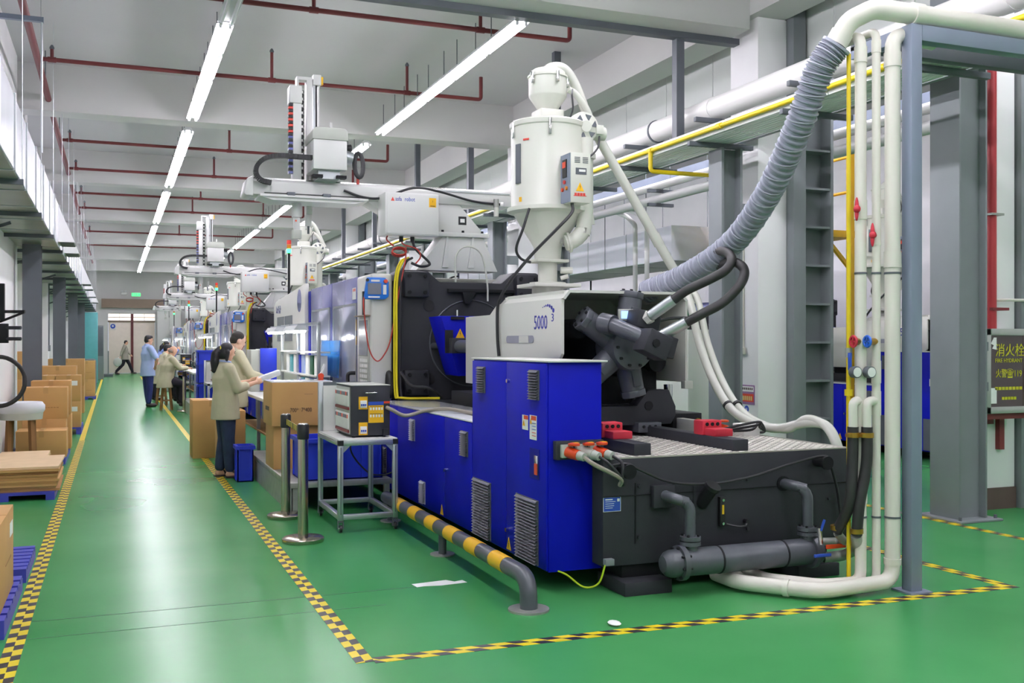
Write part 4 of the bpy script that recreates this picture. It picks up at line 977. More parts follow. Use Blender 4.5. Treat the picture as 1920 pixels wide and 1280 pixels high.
decal('red_lettering', 'print_red', cb, (3.645, 7.719, 2.787), .12, .005)
MB().tube(spline([(3.60, 7.78, 2.73), (3.56, 7.70, 2.64), (3.42, 7.68, 2.50), (3.24, 7.82, 2.28), (3.10, 7.92, 2.08), (3.04, 8.0, 1.94), (3.025, 8.04, 1.84), (3.025, 8.04, 1.60), (3.03, 8.02, 1.44)], 7), .014, 8).build('power_cable', 'cable_black', dy)
# blower and hot-air pipework on the right
bl = MB().lathe([(.0, 0), (.05, 0), (.06, .01), (.125, .02), (.135, .05), (.135, .10), (.11, .13), (.07, .135), (0, .135)], (3.83, 7.98, 3.44), 32, 'y').build('blower', 'dryer_white', dy)
for i in range(6):
    t = 2*math.pi*i/6
    MB().prism([(3.83 + .05*math.cos(t), 3.44 + .05*math.sin(t)), (3.83 + .11*math.cos(t), 3.44 + .11*math.sin(t)), (3.83 + .105*math.cos(t + .55), 3.44 + .105*math.sin(t + .55))], 'y', 7.995, 7.988).build('blower_slot', 'steel_dark', bl)
MB().cyl((3.83, 8.11, 3.44), (3.83, 8.30, 3.44), .055, n=18).build('blower_motor', 'dryer_white', bl)
MB().cyl((3.92, 8.06, 3.40), (4.04, 8.06, 3.40), .06, n=16).build('motor_drum', 'dryer_white', bl)
MB().box(3.93, 7.98, 3.38, 4.0, 8.06, 3.46).build('terminal_box', 'dryer_white', bl, bevel=0.005)
MB().tube(spline([(3.96, 7.99, 3.36), (3.90, 7.9, 3.24), (3.80, 7.85, 3.15), (3.74, 7.83, 3.11)], 6), .009, 8).build('motor_cable', 'cable_black', bl)
hp = MB().tube(elbowed([(3.84, 8.02, 3.34), (3.84, 8.02, 2.62), (3.80, 8.02, 2.46), (3.66, 8.05, 2.42)], .12), .068, 18).build('hot_air_pipe', 'dryer_white', dy)
MB().cyl((3.84, 8.02, 3.16), (3.84, 8.02, 3.20), .09, n=20).build('pipe_flange', 'dryer_white', hp); MB().cyl((3.70, 8.04, 2.43), (3.68, 8.045, 2.425), .09, n=20).build('pipe_flange', 'dryer_white', hp)
MB().box(3.63, 8.08, 2.42, 3.655, 8.12, 2.47).build('cone_latch', 'chrome', cn)
MB().tube(elbowed([(3.86, 8.3, 2.74), (4.0, 8.3, 2.74), (4.02, 8.3, 2.62)], .05), .045, 14).build('return_stub', 'dryer_white', dy)
MB().cyl((3.66, 8.15, 2.19), (3.76, 8.12, 2.19), .03, n=12).build('drain_stub', 'dryer_white', dy); MB().cyl((3.66, 8.15, 2.12), (3.72, 8.12, 2.14), .02, n=12).build('drain_stub', 'dryer_white', dy)
# loader suction bend
MB().tube(spline([(3.52, 8.2, 3.93), (3.60, 8.2, 3.985), (3.72, 8.2, 3.98), (3.82, 8.2, 3.86), (3.93, 8.2, 3.62), (3.99, 8.2, 3.50)], 8), .042, 14).build('suction_bend', 'hose_clear', dy)
MB().tube(spline([(3.72, 8.12, 3.78), (3.80, 8.12, 3.74), (3.90, 8.12, 3.62), (3.96, 8.14, 3.50)], 7), .03, 12).build('air_bend', 'hose_clear', dy)
MB().tube(spline([(3.75, 8.1, 3.78), (3.70, 8.0, 3.70), (3.70, 7.98, 3.58), (3.68, 8.0, 3.50)], 6), .008, 6).build('sensor_cable', 'cable_black', dy)
MB().tube(spline([(3.30, 8.0, 2.70), (3.24, 8.0, 2.52), (3.20, 8.05, 2.36), (3.26, 8.1, 2.28), (3.36, 8.12, 2.25)], 6), .012, 8).build('low_cable', 'cable_black', dy)

# ================================================================ COPIES further down the aisle and in the second bay
PLACE = ('second', 'third', 'fourth')
for k, (dx_, dyy) in enumerate(((0.0, 12.4), (0.1, 25.0), (0.2, 37.4))):
    copy_tree(mc, (dx_, dyy, 0), label='%s injection moulding machine along the aisle, counted from the camera' % PLACE[k], skip=('slat', 'tread_lugs', 'cap_bolt'))
    copy_tree(rb, (dx_ + (.0, .2, .2)[k], dyy, 0), label='white gantry robot on the %s machine along the aisle' % PLACE[k])
    copy_tree(dy, (dx_, dyy, 0), label='cream hopper dryer on the %s machine along the aisle' % PLACE[k])
    copy_tree(tpn, (dx_, dyy, 0), label='blue pendant on the control column of the %s machine' % PLACE[k])
for k, dyy in enumerate((4.15, 16.8)):
    nm = ('near', 'farther')[k]
    copy_tree(mc, (7.4, dyy, 0), label='%s injection moulding machine in the second bay beyond the white column' % nm, skip=('slat', 'tread_lugs', 'cap_bolt'))
    if k: copy_tree(rb, (7.4, dyy, 0), label='white gantry robot on the %s machine of the second bay' % nm)
    copy_tree(dy, (7.4, dyy, 0), label='cream hopper dryer on the %s machine of the second bay' % nm)
# ================================================================ OVERHEAD PIPE RACK along the column line
rk = thing('pipe_rack', 'overhead pipe rack with corrugated white sheets and dark cross bars', 'pipe rack', (6.2, 20, 0))
y = 2.4; i = 0
while y < 46:
    b = MB()                                           # corrugated sheet, 1.62 m each
    n = 8; w = (6.36 - 5.90) / n; prof = []
    for j in range(n):
        x = 5.90 + w*j; prof += [(x, 3.745), (x + w*.25, 3.745), (x + w*.5, 3.775), (x + w*.75, 3.775)]
    prof += [(6.36, 3.745)]
    prof = prof + [(p[0], p[1] + .006) for p in reversed(prof)]
    b.prism(prof, 'y', y, y + 1.63).build('roof_sheet', 'panel_white', rk)
    MB().box(5.875, y, 3.745, 5.897, y + 1.63, 3.86).build('edge_strip', 'panel_white', rk)
    MB().box(5.80, y + .55, 3.69, 6.62, y + .60, 3.742).build('cross_bar', 'steel_dark', rk, bevel=0.003)
    MB().box(5.88, y + .55, 3.96, 6.62, y + .60, 4.01).build('cross_bar', 'steel_dark', rk, bevel=0.003)
    MB().box(6.54, y, 3.80, 6.60, y + 1.64, 3.93).build('runner', 'steel_grey', rk)
    y += 1.64; i += 1
for yy in (10.0, 13.4, 17.2, 20.6, 24.4, 28.0, 31.6, 35.2, 38.8):
    MB().box(5.90, yy - .05, 3.86, 6.0, yy + .05, 5.05 if abs((yy - 10) % 7.2) < .5 else ZC).build('hanger_post', 'steel_dark', rk)
for yy in (9.6, 16.8, 24.0, 31.2, 38.4):
    MB().box(6.18, yy - .13, 0.02, 6.21, yy + .13, 3.69).build('leg_flange', 'steel_grey', rk); MB().box(6.42, yy - .13, 0.02, 6.45, yy + .13, 3.69).build('leg_flange', 'steel_grey', rk)
    MB().box(6.21, yy - .02, 0.02, 6.42, yy + .0, 3.69).build('leg_web', 'steel_grey', rk)
    MB().box(6.10, yy - .2, 0, 6.53, yy + .2, 0.02).build('leg_base', 'steel_grey', rk)
    MB().box(6.45, yy - .05, 2.95, 6.70, yy + .05, 3.10).build('wall_tie', 'steel_grey', rk)
bp = thing('overhead_pipe', 'thick white overhead pipe resting on the rack', 'pipe', (6.2, 20, 4.14))
MB().cyl((6.2, 2.4, 4.142), (6.2, 46, 4.142), .128, n=28).build('pipe', 'pipe_white', bp)
for yy in range(5, 46, 4): MB().cyl((6.2, yy + .6, 4.142), (6.2, yy + .75, 4.142), .136, n=28).build('coupling', 'pipe_white', bp)
for yy in (10.9, 17.7, 24.4): MB().cyl((6.2, yy, 4.142), (6.2, yy + .03, 4.142), .139, n=28).build('band', 'steel_dark', bp)
gp = thing('gas_pipe', 'thin yellow gas pipe clipped along the edge of the overhead rack', 'pipe', (5.85, 20, 3.8))
MB().cyl((5.845, 2.4, 3.80), (5.845, 46, 3.80), .024, n=12).build('pipe', 'pipe_yellow', gp)
MB().tube(elbowed([(5.845, 10.45, 3.80), (5.845, 10.45, 3.56), (6.20, 10.4, 3.55), (7.05, 10.35, 3.55)], .05), .026, 12).build('branch', 'pipe_yellow', gp)
for yy in (6.6, 9.0, 10.45, 14.0): MB().cyl((5.845, yy - .04, 3.80), (5.845, yy + .04, 3.80), .032, n=12).build('fitting', 'pipe_yellow', gp)
# twin white pipes in the second bay with brackets
for k, (z, r) in enumerate(((4.03, .06), (3.82, .07))):
    o = thing('overhead_pipe', ('upper thin white pipe', 'lower greyish pipe')[k] + ' on brackets in the second bay', 'pipe', (8.0, 20, z))
    MB().cyl((8.0, 7.7, z), (8.0, 40, z), r, n=16).build('pipe', 'pipe_white' if k == 0 else 'wall_grey', o)
    for yy in range(8, 40, 3):
        MB().box(7.80, yy, z - r - .05, 8.25, yy + .06, z - r).build('bracket', 'steel_dark', o)
        if k == 0: MB().cyl((8.2, yy + .03, z - r), (8.2, yy + .03, ZC - .004), .008, n=6).build('drop_rod', 'steel_grey', o)
    if k == 1:
        for yy in (14.6, 15.0): MB().tube(elbowed([(8.0, yy + .6, z), (8.1, yy + .3, z - .12), (8.1, yy, z - .3), (8.1, yy, 2.4)], .06), .04, 10).build('drop_pipe', 'pipe_white', o)
ct = thing('cable_tray', 'pale grey cable tray beside the white pipes in the second bay', 'cable tray', (8.4, 20, 4.2))
MB().box(8.35, 7.7, 4.16, 8.65, 40, 4.32).build('tray', 'steel_blue', ct)
for yy in range(9, 40, 4): MB().cyl((8.5, yy, 4.3), (8.5, yy, ZC - .004), .008, n=6).build('drop_rod', 'steel_dark', ct)
# insulated white duct with panels
dct = thing('insulated_duct', 'large white insulated duct behind the hopper dryer', 'air duct', (9.2, 20, 2.93))
y = 14.7
while y < 25.5:
    s_ = MB().box(8.6, y, 2.93, 9.8, y + 1.55, 3.50).build('duct_section', 'duct_white', dct, bevel=0.004, seg=1)
    MB().box(8.595, y + 1.55, 2.925, 9.805, y + 1.58, 3.505).build('seam_trim', 'aluminium', dct)
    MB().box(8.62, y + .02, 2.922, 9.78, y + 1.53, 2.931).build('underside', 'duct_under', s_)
    for xx in (8.58, 9.82): MB().cyl((xx, y + .8, 2.92), (xx, y + .8, ZC - .004), .008, n=6).build('drop_rod', 'steel_grey', dct)
    y += 1.58
MB().box(8.595, 14.67, 2.925, 9.805, 14.70, 3.505).build('end_panel', 'duct_white', dct)
# dark green machinery glimpsed under the duct
gm = thing('green_pump', 'dark green pump unit below the white insulated duct', 'pump', (8.2, 13.6, 1.9))
MB().box(7.9, 13.0, 0, 8.7, 14.4, 1.75).build('cabinet', 'machine_white', gm, bevel=0.01)
MB().cyl((8.0, 13.3, 1.95), (8.0, 14.2, 1.95), .17, n=20).build('motor', 'dark_green', gm); MB().cyl((8.0, 13.2, 1.95), (8.0, 13.3, 1.95), .14, n=20).build('fan_cover', 'dark_green', gm)
MB().box(7.9, 13.3, 1.75, 8.1, 14.2, 1.82).build('foot', 'dark_green', gm); MB().box(8.3, 13.2, 1.75, 8.6, 14.0, 2.05).build('gearbox', 'iron_dark', gm, bevel=0.02)
# yellow service platform
pf = thing('service_platform', 'yellow service platform with rails beside the second-bay machine', 'platform', (9.7, 13, 0))
MB().box(9.25, 11.6, 3.04, 9.80, 14.4, 3.14).build('deck', 'platform_yellow', pf, bevel=0.005)
for yy in (11.65, 14.35):
    MB().box(9.70, yy - .04, 0, 9.78, yy + .04, 4.25).build('post', 'platform_yellow', pf)
    MB().bar((9.74, yy, 2.6), (9.30, yy, 3.04), .05).build('brace', 'platform_yellow', pf)
for z in (3.7, 4.2): MB().cyl((9.74, 11.65, z), (9.74, 14.35, z), .022, n=10).build('rail', 'platform_yellow', pf)

# ================================================================ PIPE PORTAL at the right of the machine
pt = thing('pipe_portal', 'blue-grey square steel portal post with crossbeams', 'steel frame', (4.62, 4.97, 0))
MB().box(4.59, 4.93, 0.012, 4.675, 5.015, 3.53).build('post', 'steel_blue', pt, bevel=0.004)
MB().box(4.55, 4.89, 0, 4.72, 5.06, 0.012).build('base_plate', 'steel_blue', pt)
MB().box(4.675, 4.93, 3.43, 7.05, 5.015, 3.53).build('crossbeam', 'steel_blue', pt, bevel=0.004)
MB().box(4.60, 5.015, 3.45, 4.66, 5.50, 3.53).build('link_beam', 'steel_blue', pt); MB().box(4.60, 5.42, 3.50, 7.05, 5.50, 3.60).build('rear_beam', 'steel_dark', pt, bevel=0.004)
MB().box(6.97, 4.93, 0.0, 7.05, 5.015, 3.43).build('post', 'steel_blue', pt, bevel=0.004)
def pvc(label, path, r, rr, m='pvc_white', collars=()):
    t = thing('water_pipe', label, 'pipe', (path[-1][0], path[-1][1], 0))
    MB().tube(elbowed(path, rr), r, 18).build('pipe', m, t)
    for p, q in collars: MB().cyl(p, q, r*1.13, n=20).build('socket_joint', m, t)
    return t
t = pvc('white exhaust pipe lying along the top of the portal', [(4.215, 5.165, 3.43), (4.27, 5.12, 3.56), (4.40, 5.04, 3.63), (4.60, 4.97, 3.60), (7.4, 4.97, 3.60)], .062, .05,
    collars=[((4.21, 5.17, 3.42), (4.24, 5.145, 3.49)), ((4.62, 4.97, 3.60), (4.70, 4.97, 3.60))]); t.location = t.location
p1 = pvc('middle-weight white water pipe on the left of the portal post', [(4.344, 5.35, 3.47), (4.344, 5.10, 3.47), (4.344, 5.10, .06), (4.08, 5.14, .055), (3.86, 5.40, .055), (3.86, 5.62, .055)], .035, .07,
    collars=[((4.344, 5.10, 2.32), (4.344, 5.10, 2.44)), ((4.344, 5.10, 1.52), (4.344, 5.10, 1.60)), ((4.344, 5.10, .55), (4.344, 5.10, .62)), ((4.344, 5.10, 3.30), (4.344, 5.10, 3.40))])
p2 = pvc('thinnest white water pipe between its two neighbours', [(4.431, 5.35, 3.50), (4.431, 5.06, 3.50), (4.431, 5.06, .06), (4.05, 5.07, .05), (3.76, 5.40, .05), (3.76, 5.62, .05)], .026, .06,
    collars=[((4.431, 5.06, 2.16), (4.431, 5.06, 2.28)), ((4.431, 5.06, 1.30), (4.431, 5.06, 1.44)), ((4.431, 5.06, 1.1), (4.431, 5.06, 1.25)), ((4.431, 5.06, 3.36), (4.431, 5.06, 3.44))])
p3 = pvc('thickest white water pipe against the portal post, bending along the floor', [(4.90, 5.08, 3.48), (4.523, 5.02, 3.48), (4.523, 5.02, .065), (3.95, 4.99, .06), (3.62, 5.36, .06), (3.62, 5.62, .06)], .047, .10,
    collars=[((4.523, 5.02, 2.02), (4.523, 5.02, 2.12)), ((4.523, 5.02, .17), (4.523, 5.02, .21)), ((4.523, 5.02, 3.27), (4.523, 5.02, 3.36)), ((3.82, 5.12, .06), (3.80, 5.145, .06))])
for t, z, x, y in ((p1, 2.38, 4.344, 5.10), (p2, 2.22, 4.431, 5.06)):
    v = MB().cyl((x, y, z), (x - .055, y - .03, z), .014, n=10).build('valve_stem', 'red_paint', t)
    MB().ell((x - .06, y - .035, z), .012, .016, .075, 10, 8).build('valve_handle', 'red_paint', v); MB().ell((x - .062, y - .04, z), .02, .025, .025, 10, 8).build('handle_boss', 'red_paint', v)
for z in (1.98, .46):
    for t, x, y, r in ((p1, 4.344, 5.10, .037), (p2, 4.431, 5.06, .028), (p3, 4.523, 5.02, .049)):
        MB().cyl((x, y, z), (x, y, z + .012), r + .002, n=16).build('wire_tie', 'steel_dark', t)
# gate valves, gauges and branch bends on the thin pipes
for t, x, y, m_, dxx in ((p1, 4.344, 5.10, 'red_paint', -.085), (p2, 4.431, 5.06, 'valve_blue', -.10)):
    b_ = MB().cyl((x, y, 1.56), (x + dxx*.9, y - .03, 1.56), .022, n=12).build('gate_valve', 'brass', t)
    MB().tube([(x + dxx + .0*math.cos(a), y - .035 + .030*math.cos(a), 1.56 + .032*math.sin(a)) for a in [2*math.pi*i/14 for i in range(14)]], .009, 6, closed=True).build('handwheel', m_, b_)
    MB().bar((x + dxx, y - .065, 1.56), (x + dxx, y - .005, 1.56), .010).build('wheel_spoke', m_, b_); MB().bar((x + dxx, y - .035, 1.53), (x + dxx, y - .035, 1.59), .010).build('wheel_spoke', m_, b_)
    g = MB().cyl((x, y, 1.37), (x + dxx*.75, y - .02, 1.37), .014, n=10).build('gauge_branch', 'pvc_white', t)
    MB().cyl((x + dxx*.8, y - .01, 1.37), (x + dxx*.8, y - .05, 1.37), .036, n=20).build('pressure_gauge', 'steel_dark', g); MB().cyl((x + dxx*.8, y - .05, 1.37), (x + dxx*.8, y - .053, 1.37), .030, n=20).build('gauge_face', 'label_white', g)
    MB().tube(elbowed([(x, y, 1.19), (x + dxx*.85, y - .015, 1.19), (x + dxx*.85, y - .015, 1.02)], .04), .028, 14).build('branch_bend', 'pvc_white', t)
yp = thing('gas_pipe', 'thin yellow vertical gas pipe beside the white water pipes', 'pipe', (4.285, 5.12, 0))
MB().cyl((4.285, 5.14, 0.0), (4.285, 5.14, 3.36), .0135, n=12).build('pipe', 'pipe_yellow', yp)
MB().cyl((4.285, 5.14, 1.22), (4.285, 5.14, 1.26), .026, n=12).build('reducer', 'pipe_yellow', yp); MB().cyl((4.285, 5.14, 1.46), (4.285, 5.14, 1.52), .022, n=12).build('ball_valve', 'galvanised', yp)
MB().box(4.255, 5.09, 1.38, 4.270, 5.115, 1.49).build('valve_lever', 'label_blue', yp, bevel=0.004)
rh = []
for k, (x, y, dxb) in enumerate(((4.272, 5.085, .0), (4.346, 5.045, -.03))):
    h_ = thing('rubber_hose', ('rear', 'front')[k] + ' black rubber water hose clamped below the white bends', 'hose', (x, y, .36), 'rubber water hoses')
    MB().tube(spline([(x, y, 1.03), (x - .005, y, .8), (x - .02 + dxb, y + .01, .55), (x - .015 + dxb*1.3, y + .03 + .10*(1-k), .36)], 8), .034, 14).build('hose', 'rubber', h_)
    MB().cyl((x, y, .965), (x, y, .995), .041, n=16).build('hose_clamp', 'brass', h_); MB().box(x - .06, y - .03, .97, x - .03, y, .99).build('clamp_screw', 'brass', h_)
    MB().cyl((x - .015 + dxb*1.3, y + .03 + .10*(1-k), .37), (x - .016 + dxb*1.3, y + .03 + .10*(1-k), .40), .041, n=16).build('hose_clamp', 'brass', h_)
fx = thing('cooler_fitting', 'chrome bent fittings with orange and blue valve levers at the cooler end', 'pipe fitting', (4.28, 5.3, .2))
MB().tube(elbowed([(4.30, 5.40, .155), (4.42, 5.36, .165), (4.40, 5.20, .24), (4.315, 5.10, .30), (4.292, 5.08, .355)], .05), .034, 14).build('lower_elbow', 'galvanised', fx)
MB().tube(elbowed([(4.30, 5.42, .255), (4.40, 5.36, .26), (4.34, 5.24, .28), (4.257, 5.215, .35)], .04), .026, 12).build('upper_elbow', 'galvanised', fx)
MB().box(4.20, 5.24, .245, 4.35, 5.255, .272).build('orange_lever', 'orange_red', fx, bevel=0.004); MB().box(4.13, 5.27, .19, 4.26, 5.285, .21).build('blue_lever', 'label_blue', fx, bevel=0.004)
MB().cyl((4.20, 5.30, .27), (4.17, 5.28, .38), .016, n=10).build('drain_valve', 'chrome', fx); MB().bar((4.175, 5.27, .36), (4.195, 5.26, .43), .014).build('drain_lever', 'label_blue', fx)

# ================================================================ FLEXIBLE HOSES
fl = thing('flexible_duct_hose', 'thick grey ribbed hose sagging from the portal to the machine', 'hose', (4.3, 6, 2), None)
fpts = spline([(4.215, 5.165, 3.42), (4.15, 5.25, 3.28), (4.14, 5.45, 2.96), (4.19, 5.85, 2.58), (4.23, 6.35, 2.28), (4.15, 6.85, 2.08), (4.02, 7.25, 1.965)], 60)
MB().tube(fpts, .09, 20, rf=lambda i: .086 + .008*(1 if (i % 5) < 2 else -.3)).build('hose', 'hose_grey', fl)
hel = []
for i in range(len(fpts)):
    T_ = (fpts[min(i+1, len(fpts)-1)] - fpts[max(i-1, 0)]).normalized(); u = T_.cross(Vector((0,0,1))).normalized(); w = T_.cross(u); a = i*.52
    hel.append(fpts[i] + (u*math.cos(a) + w*math.sin(a))*.093)
MB().tube(hel, .006, 5).build('spiral_wire', 'hose_rib', fl)
MB().cyl(fpts[0], fpts[6], .098, n=20).build('cuff', 'hose_rib', fl)
sh = thing('suction_hose', 'straight pale suction pipe slanting from the hopper dryer down to the right', 'hose', (4.2, 8.4, 2), None)
MB().cyl((3.985, 8.2, 3.50), (4.73, 8.03, 2.22), .043, n=16).build('pipe', 'hose_clear', sh); MB().cyl((4.55, 8.07, 2.53), (4.60, 8.06, 2.44), .048, n=16).build('joint', 'hose_clear', sh)
for k in range(2):
    o = thing('material_hose', ('left', 'right')[k] + ' pale clear hose dropping past the right side of the machine to the floor plate', 'hose', (4.6, 8, .8), 'clear material hoses')
    dx_ = k*.085
    MB().tube(spline([(4.735 + dx_*.3, 8.03 - dx_, 2.22 - dx_), (4.72 + dx_, 7.75, 1.94), (4.73 + dx_, 7.6, 1.56), (4.73 + dx_, 7.385, 1.247), (4.70 + dx_, 7.08, 1.02), (4.72 + dx_*.7, 6.78, .915), (4.72, 6.45 - k*.1, .90), (4.73, 6.13, .965 + k*.03), (4.74 - .01*k, 5.92, .955), (4.745 - .01*k, 5.80, .80), (4.76, 5.75, .5)], 8), .036 - .006*k, 14).build('hose', 'hose_clear', o)
    MB().cyl((4.70 + dx_, 7.12, 1.045), (4.70 + dx_, 7.10, 1.033), .042, n=14).build('cable_tie', 'black_plastic', o)
# orange socket block on the far side of the tread plate
ob = thing('socket_block', 'second set of orange sockets on the far right of the tread plate', 'socket', (4.25, 6.9, .84))
MB().box(4.06, 6.55, .84, 4.12, 6.85, .97).build('mounting_plate', 'plug_grey', ob, bevel=0.004)
for i, x in enumerate((4.14, 4.24, 4.34)):
    MB().cyl((x, 6.70, .90), (x + .035, 6.62, .885), .036, .033, n=14).build('socket_body', 'orange_red', ob)
    MB().lathe([(0, 0), (.036, 0), (.038, .012), (.02, .018), (0, .018)], (x + .02, 6.65, .945), 14).build('socket_cap', 'orange_red', ob)
    MB().cyl((x + .035, 6.625, .885), (x + .05, 6.58, .88), .03, n=12).build('plug', 'plug_grey', ob)
MB().box(4.05, 6.66, .84, 4.42, 6.74, .87).build('base_rail', 'plug_grey', ob)
MB().box(4.47, 6.55, .84, 4.62, 6.7, .93).build('junction_box', 'paper_white', ob, bevel=0.006)
for i in range(3): MB().tube(spline([(4.40 - i*.1, 6.58, .88), (4.48, 6.45 - i*.03, .90 + i*.03), (4.58, 6.5, .95 - i*.02), (4.66, 6.55, .87), (4.66, 6.7, .85)], 6), .010, 8).build('cable', 'cable_black', ob)

# ================================================================ STRIPED GUARD RAIL on the floor
gr = thing('guard_rail', 'low black and yellow striped steel pipe rail along the machine', 'guard rail', (2.24, 7.0, 0))
zr = .19
path = elbowed([(2.24, 5.44, 0.012), (2.24, 5.44, zr), (2.24, 8.75, zr)], .13, 8)
MB().tube(path, .052, 18).build('pipe', 'motor_grey', gr)
for i in range(6):
    y = 5.78 + i*.47
    MB().cyl((2.24, y, zr), (2.24, y + .22, zr), .0535, n=20, caps=True).build('yellow_band', 'sign_yellow', gr)
MB().lathe([(0, 0), (.12, 0), (.12, .012), (0, .012)], (2.24, 5.44, 0), 28).build('base_flange', 'galvanised', gr)
for y in (7.1, 8.6):
    MB().cyl((2.24, y, 0.01), (2.24, y, zr), .03, n=12).build('support_leg', 'motor_grey', gr); MB().lathe([(0, 0), (.09, 0), (.09, .01), (0, .01)], (2.24, y, 0), 20).build('base_flange', 'galvanised', gr)

# ================================================================ COLUMN SIGNS, HYDRANT BOX
ps = thing('notice_poster', 'purple framed notice on the white column', 'poster', (6.7, 9.74, .86))
MB().box(6.694, 9.60, .855, 6.70, 9.895, 1.075).build('sheet', 'poster_purple', ps)
MB().box(6.691, 9.615, 1.0, 6.695, 9.88, 1.06).build('title_band', 'label_white', ps); MB().box(6.691, 9.615, .885, 6.695, 9.88, .975).build('picture_band', 'label_red', ps)
for i in range(6): MB().box(6.689, 9.64 + i*.04, .90, 6.692, 9.665 + i*.04, .95).build('picture_figure', 'poster_cream', ps)
for i in range(7): MB().box(6.689, 9.63 + i*.035, 1.02, 6.692, 9.65 + i*.035, 1.045).build('title_mark', 'print_dark', ps)
nb = thing('number_disc', 'round blue number disc below the purple notice', 'sign', (6.7, 9.74, .79))
MB().cyl((6.70, 9.755, .80), (6.695, 9.755, .80), .04, n=24).build('disc', 'label_blue', nb); text('number', '44', .05, 'label_white', nb, (6.693, 9.785, .782), '-x')
cs = thing('wall_switch', 'white conduit and switch on the white column', 'switch', (6.7, 9.8, 1.4))
MB().box(6.685, 9.80, 1.5, 6.70, 9.82, 2.9).build('conduit', 'pvc_white', cs); MB().box(6.66, 9.77, 1.42, 6.70, 9.85, 1.50).build('switch_box', 'pvc_white', cs, bevel=0.005)
hb = thing('fire_hydrant_box', 'glass-fronted fire hydrant cabinet on the white stub wall', 'fire cabinet', (7.5, 7.0, .92))
MB().box(7.28, 6.93, .92, 7.80, 7.155, 1.675).build('cabinet', 'hydrant_frame', hb)
for a in ((7.275, .915, 7.335, 1.68), (7.745, .915, 7.805, 1.68)): MB().box(a[0], 6.90, a[1], a[2], 6.935, a[3]).build('door_stile', 'hydrant_frame', hb, bevel=0.004)
for a in ((7.275, .915, 7.805, .975), (7.275, 1.62, 7.805, 1.68)): MB().box(a[0], 6.90, a[1], a[2], 6.935, a[3]).build('door_rail', 'hydrant_frame', hb, bevel=0.004)
gl = MB().box(7.335, 6.915, .975, 7.745, 6.928, 1.62).build('door_glass', 'hydrant_glass', hb)
for z in (1.12, 1.48): MB().box(7.283, 6.893, z, 7.297, 6.901, z + .08).build('hinge', 'steel_grey', hb)
text('hydrant_lettering', '消火栓', .125, 'print_yellow', gl, (7.395, 6.913, 1.44), sx=.95)
text('hydrant_lettering', 'FIRE HYDRANT', .052, 'print_yellow', gl, (7.395, 6.913, 1.375), sx=.93)
text('hydrant_lettering', '火警', .085, 'print_yellow', gl, (7.40, 6.913, 1.245), sx=.8); text('hydrant_lettering', '☎119', .085, 'print_yellow', gl, (7.53, 6.913, 1.245), sx=.8)
for i in range(8): decal('small_print', 'print_yellow', gl, (7.41 + i*.042, 6.914, 1.14), .032, .028)
for i in range(5): decal('small_print', 'print_yellow', gl, (7.49 + i*.036, 6.914, 1.05), .028, .026)
decal('paper_slip', 'paper_white', gl, (7.375, 6.914, 1.075), .075, .14)
MB().prism([(7.345, 1.545), (7.38, 1.60), (7.41, 1.60), (7.41, 1.49), (7.36, 1.50), (7.38, 1.53)], 'y', 6.911, 6.915).build('torn_sticker', 'paper_white', gl)
rp = thing('riser_pipe', 'vertical bright red fire riser pipe above the hydrant cabinet', 'pipe', (7.31, 7.05, 1.68))
MB().cyl((7.50, 7.05, 1.68), (7.50, 7.05, 4.9), .042, n=18).build('pipe', 'pipe_red', rp); MB().box(7.45, 7.0, 2.72, 7.60, 7.158, 2.74).build('clamp', 'galvanised', rp); MB().box(7.46, 7.0, 1.85, 7.66, 7.158, 1.875).build('clamp', 'maroon_paint', rp)
MB().cyl((7.575, 7.10, 1.68), (7.575, 7.10, 4.9), .010, n=8).build('side_conduit', 'poster_cream', rp); MB().tube([(7.62, 7.12, 1.95), (8.0, 7.05, 1.95)], .014, 8).build('branch', 'pvc_white', rp)
br = thing('hydrant_bracket', 'dark red steel bracket carrying the hydrant cabinet', 'bracket', (7.5, 7.05, .6))
MB().box(7.30, 6.95, .86, 7.80, 7.155, .92).build('shelf_angle', 'maroon_paint', br); MB().box(7.52, 7.12, .80, 7.60, 7.16, .86).build('lug', 'maroon_paint', br); MB().box(7.66, 7.11, .56, 7.72, 7.16, .86).build('leg', 'maroon_paint', br)
# ================================================================ ALUMINIUM CART WITH HOT-RUNNER CONTROLLER
def T(off, *a): return tuple(x + o for x, o in zip(a, off))
ct_ = thing('aluminium_cart', 'aluminium profile cart on castors beside the low blue cabinet', 'cart', (1.95, 8.66, 0), 'aluminium carts')
X0, X1, YA, YB = 1.70, 2.20, 8.20, 9.10; pw = .042
for x in (X0, X1 - pw):
    for y in (YA, YB - pw):
        p = MB().box(x, y, .10, x + pw, y + pw, .71 if not (x == X0 and y > 9) else 1.20).build('post', 'aluminium', ct_, bevel=0.003)
        MB().box(x + .017, y - .0006, .15, x + .025, y + .001, .70).build('profile_slot', 'steel_dark', p)
        c = MB().cyl((x + .012, y + .02, .032), (x + .032, y + .02, .032), .030, n=16).build('castor_wheel', 'black_plastic', ct_)
        MB().cyl((x + .008, y + .02, .032), (x + .036, y + .02, .032), .014, n=12).build('wheel_hub', 'chrome', c); MB().prism([(x - .002, .03), (x + .004, .03), (x + .004, .085), (x + .04, .085), (x + .04, .03), (x + .046, .03), (x + .046, .10), (x - .002, .10)], 'y', y + .008, y + .032).build('castor_fork', 'steel_dark', c)
for z in (.105, .71):
    for y in (YA, YB - pw): MB().box(X0 + pw, y, z, X1 - pw, y + pw, z + pw).build('cross_rail', 'aluminium', ct_, bevel=0.003)
    for x in (X0, X1 - pw): MB().box(x, YA + pw, z, x + pw, YB - pw, z + pw).build('side_rail', 'aluminium', ct_, bevel=0.003)
